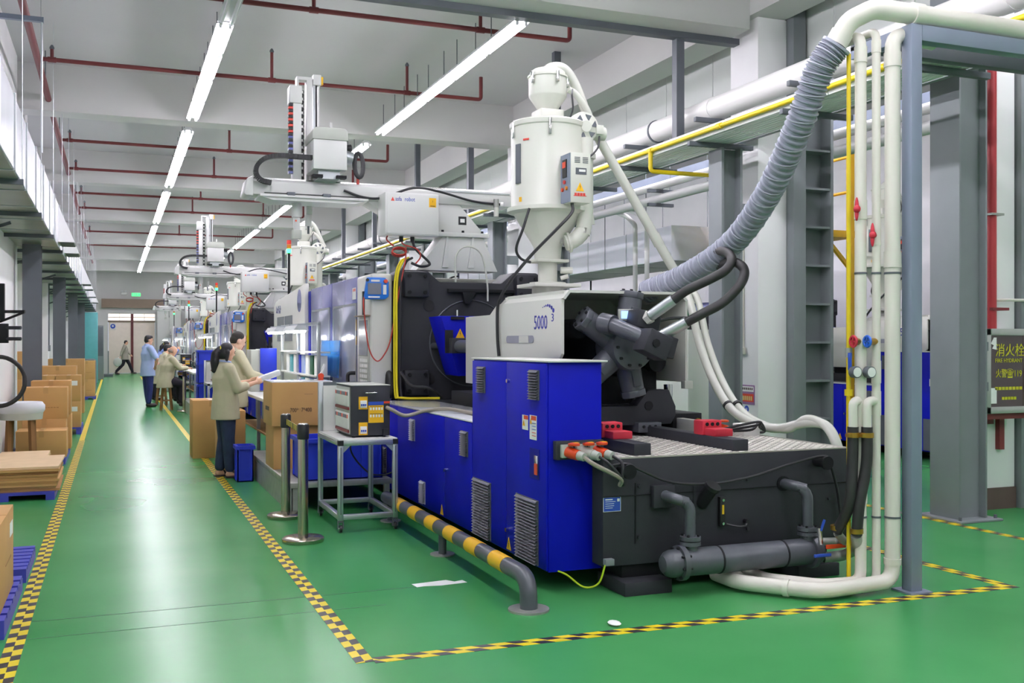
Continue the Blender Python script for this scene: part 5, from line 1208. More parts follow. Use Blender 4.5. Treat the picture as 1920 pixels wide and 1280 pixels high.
for x in (X0, X1 - pw): MB().box(x - .001, YA - .002, .712, x + pw + .001, YA + pw, .754).build('end_cap', 'black_plastic', ct_)
for x, sx in ((X0 + pw, 1), (X1 - pw, -1)):
    MB().prism([(x, .71), (x + sx*.06, .71), (x + sx*.045, .695), (x + sx*.015, .665), (x, .65)], 'y', YA + .01, YA + .032).build('gusset', 'aluminium', ct_)
MB().box(X0 + .005, YA + .005, .752, X1 - .005, YB - .005, .762).build('top_board', 'table_white', ct_)
MB().box(X0 + pw, YB - .03, .765, X1 - .02, YB - .012, 1.17).build('back_board', 'table_white', ct_); MB().box(X0 + pw, YB - .032, 1.17, X1 - .02, YB - .01, 1.20).build('back_rail', 'steel_dark', ct_)
hc = thing('hot_runner_controller', 'dark grey temperature controller box with yellow labels on the aluminium cart', 'controller', (2.0, 8.6, .762), 'hot runner controllers')
MB().box(1.835, 8.33, .775, 2.165, 8.93, 1.195).build('case', 'iron_dark', hc, bevel=0.006)
for x in (1.86, 2.12):
    for y in (8.36, 8.88): MB().cyl((x, y, .762), (x, y, .776), .014, n=10).build('rubber_foot', 'black_plastic', hc)
MB().box(1.832, 8.325, 1.193, 2.168, 8.935, 1.20).build('lid', 'plug_grey', hc, bevel=0.003)
fp_ = MB().box(1.828, 8.37, .79, 1.836, 8.90, 1.18).build('module_panel', 'plug_grey', hc)
for j in range(2):
    for i in range(10):
        y = 8.385 + i*.0515; z = .83 + j*.19
        mo_ = MB().box(1.818, y, z, 1.829, y + .046, z + .135).build('control_module', 'label_white', fp_, bevel=0.002)
        MB().box(1.815, y + .006, z + .09, 1.819, y + .040, z + .12).build('module_display', 'label_red' if (i*3 + j) % 4 == 0 else 'screen_grey', mo_)
    MB().box(1.816, 8.375, .80 + j*.19, 1.829, 8.895, .822 + j*.19).build('red_strip', 'maroon_paint', fp_)
MB().tube(elbowed([(1.95, 8.33, 1.135), (1.95, 8.30, 1.135), (2.05, 8.30, 1.135), (2.05, 8.33, 1.135)], .012), .006, 8).build('carry_handle', 'chrome', hc)
for z in (1.05, .835):
    b_ = decal('breaker_plate', 'sign_yellow', hc, (1.935, 8.33, z), .075, .105); MB().box(1.91, 8.318, z - .04, 1.965, 8.33, z + .02).build('breaker', 'label_white', b_, bevel=0.002)
    for i in range(3): MB().box(1.915 + i*.016, 8.312, z - .025, 1.926 + i*.016, 8.319, z - .008).build('breaker_toggle', 'label_blue', b_)
yl = decal('caution_label', 'sign_yellow', hc, (2.045, 8.33, .955), .13, .145); decal('label_band', 'label_blue', hc, (2.045, 8.33, 1.045), .13, .028); decal('label_band', 'orange_red', hc, (2.137, 8.33, 1.052), .05, .018)
for r_ in range(2):
    decal('label_line', 'print_dark', yl, (2.045, 8.328, 1.018 - r_*.06), .105, .004)
    for i in range(5): decal('label_mark', 'label_white', yl, (2.0 + i*.024, 8.328, 1.0 - r_*.06), .014, .022)
MB().box(2.10, 8.30, .775, 2.15, 8.33, .83).build('cable_inlet', 'black_plastic', hc)
cbl = MB().tube(spline([(2.13, 8.31, 1.01), (2.17, 8.27, .99), (2.28, 8.26, .94), (2.44, 8.24, .975), (2.58, 8.1, 1.0), (2.66, 7.9, .99), (2.69, 7.6, .985), (2.69, 7.2, 1.0)], 8), .016, 10).build('controller_cable', 'cable_grey', hc)
MB().tube(spline([(1.98, 8.95, .76), (2.02, 9.16, .55), (2.18, 9.18, .36), (2.32, 9.18, .33), (2.42, 9.15, .36)], 6), .008, 6).build('drop_cable', 'cable_black', hc)
# ================================================================ STANCHIONS
def stanchion(x, y, label):
    s = thing('barrier_post', label, 'barrier post', (x, y, 0), 'barrier posts')
    MB().lathe([(0, 0), (.16, 0), (.162, .006), (.162, .028), (.15, .038), (.05, .045), (0, .045)], (x, y, 0), 36).build('base', 'steel_brushed', s)
    MB().cyl((x, y, .04), (x, y, .86), .040, n=24).build('pole', 'steel_brushed', s)
    MB().lathe([(.0, .80), (.043, .80), (.046, .81), (.046, .905), (.042, .915), (0, .915)], (x, y, 0), 24).build('belt_head', 'black_plastic', s)
    MB().lathe([(0, .914), (.038, .914), (.036, .922), (0, .922)], (x, y, 0), 20).build('cap', 'chrome', s)
    return s
stanchion(1.375, 7.97, 'nearest steel barrier post with black head'); s2_ = stanchion(1.42, 9.12, 'steel barrier post behind the nearest one')
b_ = MB().obox((1.398, 8.545, .855), (.045, 1.15, 0), (0, 0, 1), (1, -.04, 0), .535, .024, .002).build('barrier_belt', 'hazard_belt' if 'hazard_belt' in MATS else 'transparent_yellow', smooth=0)
tag(b_, 'yellow and black striped belt stretched between the two barrier posts', 'belt')
stanchion(1.47, 23.9, 'distant steel barrier post by the wooden stool')

# ================================================================ WORK STATION (platform, boxes, table, lamp frame)
pfm = thing('low_platform', 'low galvanised steel platform under the nearest work table', 'platform', (2.0, 11, 0), 'low steel platforms')
MB().box(1.49, 9.35, .22, 2.45, 12.35, .27).build('deck', 'galvanised', pfm, bevel=0.004)
MB().box(1.49, 9.36, 0.0, 1.51, 12.35, .22).build('side_plate', 'galvanised', pfm)
MB().box(1.52, 9.36, 0, 1.57, 9.41, .22).build('leg', 'galvanised', pfm); MB().box(2.38, 9.36, 0, 2.43, 9.41, .22).build('leg', 'galvanised', pfm); MB().box(2.38, 12.25, 0, 2.43, 12.3, .22).build('leg', 'galvanised', pfm)
def carton(label, x0, y0, z0, x1, y1, z1, group=None, m='cardboard', tape_=True, open_=False, mark=False):
    o = thing('cardboard_box', label, 'box', ((x0+x1)/2, (y0+y1)/2, z0), group)
    b = MB().box(x0, y0, z0, x1, y1, z1).build('carton', m, o, bevel=0.004)
    cx = (x0 + x1)/2
    if tape_:
        MB().box(cx - .03, y0 - .001, z1 - .08, cx + .03, y1 + .001, z1 + .001).build('packing_tape', 'brown_tape', o, smooth=0)
        MB().box(x0 + .002, (y0+y1)/2 - .002, z1 - .001, x1 - .002, (y0+y1)/2 + .002, z1 + .0015).build('flap_seam', 'cardboard_dark', o, smooth=0)
    if open_:
        for dx0, dx1, sg in ((x0, x0, -1), (x1, x1, 1)):
            MB().prism([(dx0, z1 - .002), (dx0 + sg*.09, z1 + .03), (dx0 + sg*.09, z1 + .036), (dx0, z1 + .005)], 'y', y0, y1).build('flap', m, o)
    if mark:
        n = 9
        for i in range(n):
            if i in (3,): continue
            MB().box(x0 + (x1-x0)*(.2 + .62*i/n), y0 - .002, z0 + (z1-z0)*.35, x0 + (x1-x0)*(.2 + .62*(i+.75)/n), y0 + .001, z0 + (z1-z0)*.35 + .012).build('faded_print', 'cardboard_dark', o, smooth=0)
    return o
c1 = carton('lower of the two cartons stacked on the steel platform', 1.50, 10.42, .27, 2.06, 10.98, .712, 'cartons on the platform', tape_=False)
c2 = carton('upper carton on the platform with its printed size mark', 1.475, 10.36, .712, 2.10, 10.99, 1.150, 'cartons on the platform', open_=False, tape_=False)
text('size_mark', '700*', .062, 'print_dark', c2, (1.655, 10.358, .85), sx=.72); text('size_mark', '7*400', .062, 'print_dark', c2, (1.768, 10.358, .852), sx=.72)
MB().box(1.472, 10.55, .86, 1.476, 10.80, .90).build('side_mark', 'print_dark', c2, smooth=0); MB().box(1.80, 10.357, 1.03, 1.89, 10.361, 1.032).build('print_frame', 'print_dark', c2, smooth=0)
sh_ = MB()
for i in range(7):
    for j in range(7): pass
fm = MB().box(1.475, 10.37, 1.150, 2.09, 10.98, 1.162).build('packing_film', 'plastic_film', bevel=0.004); tag(fm, 'crumpled white packing film lying on the upper carton', 'packing film')
carton('brown carton standing on the floor right behind the woman', 1.16, 12.50, 0, 1.47, 12.98, .74, 'cartons by the work table')
carton('tall brown carton on the aisle line beyond the woman', 0.98, 14.2, 0, 1.47, 14.8, .78, 'cartons by the work table')
def tote(label, x0, y0, z0, x1, y1, z1, group, m='tote_blue'):
    o = thing('plastic_tote', label, 'tote', ((x0+x1)/2, (y0+y1)/2, z0), group); t = .012; d_ = .02
    b = MB()
    for (a, c, e, f) in ((x0+d_, y0+d_, x1-d_, y0+d_+t), (x0+d_, y1-d_-t, x1-d_, y1-d_), (x0+d_, y0+d_, x0+d_+t, y1-d_), (x1-d_-t, y0+d_, x1-d_, y1-d_)): b.box(a, c, z0, e, f, z1)
    b.box(x0+d_, y0+d_, z0, x1-d_, y1-d_, z0 + t); b.build('bin', m, o)
    r = MB().box(x0, y0, z1 - .04, x1, y0 + .02, z1).box(x0, y1 - .02, z1 - .04, x1, y1, z1).box(x0, y0 + .02, z1 - .04, x0 + .02, y1 - .02, z1).box(x1 - .02, y0 + .02, z1 - .04, x1, y1 - .02, z1).build('rim', m, o)
    n = max(2, int((x1-x0)/.14))
    for i in range(n): 
        x = x0 + .04 + (x1 - x0 - .08)*i/(n-1); MB().box(x - .006, y0 + .008, z0 + .01, x + .006, y0 + .021, z1 - .04).build('rib', m, o)
    for y in (y0 + .1, y1 - .1): MB().box(x0 + .008, y - .006, z0 + .01, x0 + .021, y + .006, z1 - .04).build('rib', m, o)
    return o
bt = tote('wide blue tote on the steel platform behind the cart', 1.60, 9.42, .27, 2.40, 10.0, .66, 'blue totes')
bt2 = tote('narrow blue tote on the floor beside the woman\'s feet', 1.26, 11.62, 0, 1.475, 11.92, .40, 'blue totes')
wt = thing('work_table', 'white-topped work table under the nearest lamp frame', 'table', (1.95, 13, .27), 'work tables')
MB().box(1.64, 11.3, .85, 2.38, 14.8, .89).build('table_top', 'table_white', wt, bevel=0.005)
for x in (1.67, 2.31):
    for y in (11.35, 13.0, 14.7): MB().box(x, y, .27 if y < 12 else 0, x + .04, y + .04, .85).build('leg', 'aluminium', wt)
MB().box(1.67, 11.35, .45, 2.35, 14.74, .47).build('lower_shelf', 'cardboard_dark', wt)
lf = thing('lamp_frame', 'aluminium frame with bright inspection lamps over the nearest work table', 'lamp frame', (2.2, 13, .89), 'inspection lamp frames')
for y in (11.8, 13.2, 14.55): MB().box(2.2, y, .89, 2.24, y + .04, 1.76).build('upright', 'aluminium', lf, bevel=0.002)
MB().box(2.2, 11.8, 1.76, 2.24, 14.59, 1.80).build('top_rail', 'aluminium', lf, bevel=0.002)
for z in (1.15, 1.43): MB().box(2.18, 11.84, z, 2.36, 14.55, z + .018).build('shelf', 'table_white', lf)
for y in (12.0, 13.6):
    MB().box(2.02, y + .1, 1.76, 2.2, y + .13, 1.78).build('lamp_arm', 'aluminium', lf); MB().box(2.02, y + .7, 1.76, 2.2, y + .73, 1.78).build('lamp_arm', 'aluminium', lf)
    l_ = MB().prism([(1.96, 1.70), (2.00, 1.76), (2.10, 1.76), (2.14, 1.70)], 'y', y, y + .85).build('lamp_hood', 'lamp_body', lf)
    for x in (2.01, 2.09): MB().cyl((x, y + .03, 1.69), (x, y + .82, 1.69), .018, n=8).build('lamp_tube', 'led_strip', l_)
# sample boards on the shelves
bc = [('white', 'paper_white'), ('green', 'dark_green'), ('white', 'paper_white'), ('pale violet', 'collar_blue'), ('blue', 'tote_blue'), ('white', 'paper_white'), ('teal', 'teal_paint'), ('white', 'paper_white')]
for i, (nm, m_) in enumerate(bc):
    y = 11.9 + i*.30
    o = MB().box(2.22, y, 1.168, 2.34, y + .20, 1.40).build('sample_folder', m_, bevel=0.003); tag(o, '%s sample folder on the lamp frame shelf, place %s from the near end' % (nm, ('one', 'two', 'three', 'four', 'five', 'six', 'seven', 'eight')[i]), 'folder', 'sample folders')
    if i < 5:
        o = MB().box(2.22, y + .02, .89, 2.34, y + .22, 1.12).build('sample_folder', bc[(i + 3) % 8][1], bevel=0.003); tag(o, '%s folder standing on the table below the shelf, place %s from the near end' % (bc[(i + 3) % 8][0], ('one', 'two', 'three', 'four', 'five')[i]), 'folder', 'sample folders')
for i in range(6):
    o = MB().prism([(1.74 + i*.055, .89), (1.80 + i*.055, .89), (1.85 + i*.05, 1.12), (1.80 + i*.05, 1.13)], 'y', 11.45, 11.95).build('moulded_panel', 'plug_grey', bevel=0.004)
    tag(o, 'grey moulded part leaning in the row on the table, place %s from the aisle' % ('one', 'two', 'three', 'four', 'five', 'six')[i], 'moulded part', 'moulded parts on the table')
bb = thing('blue_bin_panel', 'upright grey bin with a blue front panel on the table beyond the workers', 'bin', (1.9, 14.2, .89)); MB().box(1.72, 14.03, .89, 2.06, 14.5, 1.46).build('shell', 'plug_grey', bb, bevel=0.006); MB().box(1.84, 14.0, .91, 2.06, 14.03, 1.48).build('front_panel', 'tote_blue', bb, bevel=0.004)
tg = thing('tape_gun', 'red and white tape gun on the packing film', 'tape gun', (2.08, 10.62, 1.162)); MB().lathe([(.016, 0), (.03, 0), (.03, .03), (.016, .03), (.016, 0)], (2.02, 10.62, 1.205), 18, 'y').build('tape_roll', 'label_red', tg)
MB().bar((2.02, 10.64, 1.22), (2.06, 10.64, 1.33), .022).build('grip', 'paper_white', tg); MB().box(2.0, 10.60, 1.162, 2.04, 10.68, 1.19).build('foot', 'label_red', tg)
ac = thing('acrylic_sheet', 'translucent blue acrylic sheet leaning on the guard door', 'sheet', (2.46, 11.5, .85)); MB().obox((2.455, 12.35, 1.36), (0, 1, 0), (.04, 0, 1), (1, 0, -.04), .55, .22, .004).build('sheet', 'acrylic', ac, smooth=0)

# copies of the stations at the farther machines
for k, (dx_, dyy) in enumerate(((0.0, 12.4), (0.1, 25.0), (0.2, 37.4))):
    nm = PLACE[k]
    copy_tree(pfm, (dx_, dyy, 0), label='low galvanised platform at the %s machine' % nm); copy_tree(wt, (dx_, dyy, 0), label='white work table at the %s machine' % nm)
    copy_tree(lf, (dx_, dyy, 0), label='lamp frame with bright tubes over the work table of the %s machine' % nm)
    if k < 2:
        copy_tree(ct_, (dx_, dyy, 0), label='aluminium castor cart at the %s machine' % nm); copy_tree(hc, (dx_, dyy, 0), label='controller box on the cart of the %s machine' % nm, skip=('control_module', 'module_display'))
for i, (x, y, z) in enumerate(((1.60, 21.9, .27), (1.60, 21.9, .72), (1.60, 21.9, 1.10), (1.98, 22.0, .27))):
    tote(('lowest', 'middle', 'top', 'single')[i] + (' blue tote of the far stack by the barrier post' if i < 3 else ' blue tote standing right of the far stack'), x, y, z, x + .36, y + .5, z + (.42 if z < 1 else .3), 'far blue totes')
# ================================================================ LEFT SIDE: pallets, cartons, flat stacks
def pallet(label, x0, y0, x1, y1, h=.10):
    o = thing('plastic_pallet', label, 'pallet', ((x0+x1)/2, (y0+y1)/2, 0), 'blue pallets')
    n = 7
    for i in range(n):
        y = y0 + (y1 - y0)*i/n; MB().box(x0, y, h - .025, x1, y + (y1-y0)/n*.72, h).build('deck_slat', 'pallet_blue', o)
    for x in (x0, (x0+x1)/2 - .04, x1 - .08): MB().box(x, y0, 0, x + .08, y1, h - .025).build('runner', 'pallet_blue', o)
    return o
pallet('blue pallet under the nearest carton at the left edge', -1.45, 5.9, -.535, 7.05)
pallet('blue pallet lying empty just beyond the nearest carton', -1.45, 7.25, -.53, 8.1, .09)
pallet('blue pallet under the flattened cartons', -1.45, 11.0, -.55, 12.5, .08); pallet('blue pallet under the first carton stack by the column', -1.30, 14.15, -.58, 15.7, .09)
pallet('blue pallet under the labelled cartons', -1.3, 18.7, -.52, 20.0, .12); pallet('blue pallet under the farthest carton stack', -.95, 30.2, -.47, 31.0, .08)
nc = carton('large carton cut off by the left edge of the picture', -1.25, 5.95, .10, -.565, 6.78, .58, 'left cartons'); MB().box(-.566, 6.55, .42, -.563, 6.72, .50).build('barcode_label', 'paper_white', nc, smooth=0); MB().box(-.566, 6.3, .3, -.563, 6.62, .31).build('side_print', 'cardboard_dark', nc, smooth=0)
def flat_stack(name, label, x0, y0, z0, x1, y1, n, t, group):
    r = random.Random(int(y0*10))
    for i in range(n):
        a, b, c = r.uniform(-.02, .02), r.uniform(-.03, .03), r.uniform(-.01, .01)
        o = MB().obox(((x0+x1)/2 + a, (y0+y1)/2 + b, z0 + t*(i + .5)), (1, c*2, 0), (-c*2, 1, 0), (0, 0, 1), (x1-x0)/2, (y1-y0)/2, t*.46).build(name, ('cardboard_dark', 'cardboard', 'cardboard')[i % 3] if i < n - 1 else 'cardboard_edge')
        tag(o, label % ('bottom' if i == 0 else 'top' if i == n - 1 else 'sheet %s up' % ('one', 'two', 'three', 'four', 'five', 'six', 'seven', 'eight', 'nine', 'ten', 'eleven')[i - 1]), 'flat carton', group)
flat_stack('flattened_carton', 'flattened carton in the wide pile on the left, %s', -1.38, 11.08, .08, -.53, 12.2, 10, .024, 'wide pile of flattened cartons')
flat_stack('flattened_carton', 'flattened carton in the small pile behind the wide one, %s', -1.22, 12.62, .0, -.70, 13.3, 8, .034, 'small pile of flattened cartons')
flat_stack('flattened_carton', 'flattened carton in the pile at the left picture edge, %s', -1.75, 12.3, .0, -1.28, 12.95, 9, .045, 'edge pile of flattened cartons')
L = [('low wide carton in front of the first stack', -1.16, 14.2, .09, -.57, 14.72, .43, 0), ('lower carton of the first stack by the column', -1.13, 14.80, .09, -.60, 15.22, .54, 0), ('upper printed carton of the first stack by the column', -1.11, 14.80, .54, -.585, 15.22, .96, 1),
     ('carton directly behind the upper printed carton, lower', -1.08, 15.30, .09, -.555, 15.70, .56, 0), ('carton directly behind the upper printed carton, upper', -1.06, 15.30, .56, -.56, 15.70, 1.03, 0),
     ('left lower carton of the labelled group', -1.25, 18.75, .12, -.93, 19.3, .56, 0), ('left upper carton of the labelled group', -1.25, 18.75, .56, -.93, 19.3, 1.0, 0), ('right lower carton of the labelled group', -.92, 18.75, .12, -.53, 19.3, .56, 2), ('right upper carton of the labelled group', -.92, 18.75, .56, -.53, 19.3, 1.0, 2),
     ('long carton lying behind the labelled group', -1.3, 20.6, .0, -.66, 21.3, 1.12, 0), ('lower carton of the wide row beyond', -1.35, 24.4, 0, -.62, 25.1, .6, 0), ('upper carton of the wide row beyond', -1.35, 24.4, .6, -.62, 25.1, 1.2, 0),
     ('lower carton of the farthest printed stack', -.93, 30.25, .08, -.49, 30.95, .56, 1), ('upper carton of the farthest printed stack', -.93, 30.25, .56, -.49, 30.95, 1.06, 1),
     ('bottom carton against the left wall', -1.75, 17.0, 0, -1.30, 17.7, .5, 0), ('middle carton against the left wall', -1.75, 17.0, .5, -1.30, 17.7, 1.0, 0), ('top carton against the left wall', -1.75, 17.0, 1.0, -1.30, 17.7, 1.42, 0)]
for nm, a, b, c, d_, e, f, mk in L:
    o = carton(nm, a, b, c, d_, e, f, 'left cartons', mark=(mk == 1))
    if mk == 2: MB().box(d_ - .17, b - .002, f - .17, d_ - .05, b + .001, f - .09).build('paper_label', 'paper_white', o, smooth=0)
# left edge: stool, hose hoop on a bracket
struct(MB().box(-1.9, 13.35, 0, -1.32, 16.45, ZC).build('column', 'wall_white', bevel=0.006))
so = thing('round_stool', 'round white cushioned stool at the left edge', 'stool', (-1.17, 11.55, 0)) if False else None
cs_ = thing('padded_stool', 'stool with a thick white cushion at the left picture edge', 'stool', (-1.22, 13.6, 0))
MB().lathe([(0, .70), (.25, .70), (.27, .73), (.27, .79), (.24, .83), (0, .84)], (-1.06, 13.72, 0), 28).build('cushion', 'cushion', cs_); MB().lathe([(0, .62), (.24, .62), (.25, .70), (0, .70)], (-1.06, 13.72, 0), 28).build('seat_ring', 'plug_grey', cs_)
for a in range(4): MB().bar((-1.06 + .17*math.cos(a*1.57 + .78), 13.72 + .17*math.sin(a*1.57 + .78), .62), (-1.06 + .2*math.cos(a*1.57 + .78), 13.72 + .2*math.sin(a*1.57 + .78), 0), .05).build('leg', 'wood', cs_)
hk = thing('hose_bracket', 'dark steel bracket with pegs on the white pillar at the left edge', 'bracket', (-1.3, 13.3, 1.6))
MB().box(-1.62, 13.25, 1.55, -1.16, 13.35, 1.78).build('back_plate', 'iron_black', hk, bevel=0.006); MB().box(-1.7, 13.25, 1.82, -1.20, 13.35, 2.25).build('upper_plate', 'iron_black', hk)
for z in (1.60, 1.73): MB().cyl((-1.2, 13.28, z), (-1.02, 13.2, z), .022, n=10).build('peg', 'iron_dark', hk)
MB().bar((-1.25, 13.28, 1.92), (-.98, 13.2, 1.92), .035).build('arm', 'iron_black', hk); MB().bar((-1.25, 13.28, 1.80), (-.99, 13.2, 1.91), .025).build('stay', 'iron_black', hk)
hp_ = MB().tube([(-1.27 + .29*math.cos(2*math.pi*i/36), 13.25 + .02*math.sin(i), 1.10 + .29*math.sin(2*math.pi*i/36)) for i in range(36)], .026, 10, closed=True).build('hose_hoop', 'rubber'); tag(hp_, 'black rubber hose hoop hanging at the left picture edge', 'hose')
tr = thing('hand_trolley', 'grey tubular trolley standing past the far cartons', 'trolley', (-.7, 33, 0))
for y in (32.6, 33.5): MB().tube(elbowed([(-.95, y, .15), (-.95, y, 1.05), (-.52, y, 1.05), (-.52, y, .15)], .08), .022, 8).build('hoop_frame', 'steel_grey', tr)
MB().box(-.96, 32.6, .13, -.51, 33.5, .17).build('deck', 'steel_grey', tr)
for x in (-.92, -.56):
    for y in (32.7, 33.4): MB().cyl((x, y, .065), (x + .03, y, .065), .065, n=14).build('wheel', 'black_plastic', tr)
hd_ = thing('pallet_jack', 'grey pallet truck handle near the far door', 'pallet truck', (-.25, 50, 0)); MB().bar((-.25, 50, .1), (-.25, 49.9, 1.2), .05).build('handle', 'steel_grey', hd_); MB().box(-.45, 50, 0, -.05, 51.2, .12).build('forks', 'steel_dark', hd_)
# stool of the seated worker
def wood_stool(x, y, h, label):
    s = thing('wooden_stool', label, 'stool', (x, y, 0), 'wooden stools')
    MB().lathe([(0, h - .04), (.16, h - .04), (.165, h - .02), (.15, h), (0, h)], (x, y, 0), 20).build('seat', 'wood', s)
    for a in range(4): MB().bar((x + .10*math.cos(a*1.57 + .78), y + .10*math.sin(a*1.57 + .78), h - .04), (x + .17*math.cos(a*1.57 + .78), y + .17*math.sin(a*1.57 + .78), 0), .042).build('leg', 'wood', s)
    for a in range(4):
        p, q = [(x + .145*math.cos(b*1.57 + .78), y + .145*math.sin(b*1.57 + .78), .22) for b in (a, a + 1)]; MB().bar(p, q, .025).build('stretcher', 'wood', s)
    return s
# ================================================================ PEOPLE
class Fig(MB):
    """shapes in a figure's own frame (x right, y forward, z up), moved to the world on build"""
    def __init__(s, loc, yaw, k):
        super().__init__(); s.M = Matrix.Translation(Vector(loc)) @ Matrix.Rotation(math.radians(yaw), 4, 'Z') @ Matrix.Scale(k, 4)
    def limb(s, a, b, ra, rb, n=12):
        s.cyl(a, b, ra, rb, n=n); s.ell(a, ra, ra, ra, n, 8); s.ell(b, rb, rb, rb, n, 8); return s
    def chain(s, pts, n=12):
        for (a, ra), (b, rb) in zip(pts, pts[1:]): s.limb(a, b, ra, rb, n)
        return s
    def loft(s, rings, n=20):
        vs = []; fs = []
        for (c, rx, ry) in rings: vs += [(c[0] + rx*math.cos(2*math.pi*i/n), c[1] + ry*math.sin(2*math.pi*i/n), c[2]) for i in range(n)]
        for j in range(len(rings) - 1): fs += [(j*n+i, j*n+(i+1) % n, (j+1)*n+(i+1) % n, (j+1)*n+i) for i in range(n)]
        fs += [tuple(reversed(range(n))), tuple(range((len(rings)-1)*n, len(rings)*n))]
        return s.add(vs, fs)
    def finish(s, name, m, parent=None, voxel=0.0, smooth_it=4, origin=None):
        s.v = [tuple(s.M @ Vector(v)) for v in s.v]
        o = s.build(name, m, parent, smooth=0, origin=origin)
        if voxel:
            r = o.modifiers.new('r', 'REMESH'); r.mode = 'VOXEL'; r.voxel_size = voxel; r.use_smooth_shade = True
            q = o.modifiers.new('s', 'SMOOTH'); q.factor = 0.5; q.iterations = smooth_it
            dg = bpy.context.evaluated_depsgraph_get()
            me = bpy.data.meshes.new_from_object(o.evaluated_get(dg)); o.modifiers.clear(); old = o.data; o.data = me; me.name = name; bpy.data.meshes.remove(old)
            if not me.materials: me.materials.append(MATS[m])
        o.data.polygons.foreach_set('use_smooth', [True]*len(o.data.polygons))
        return o

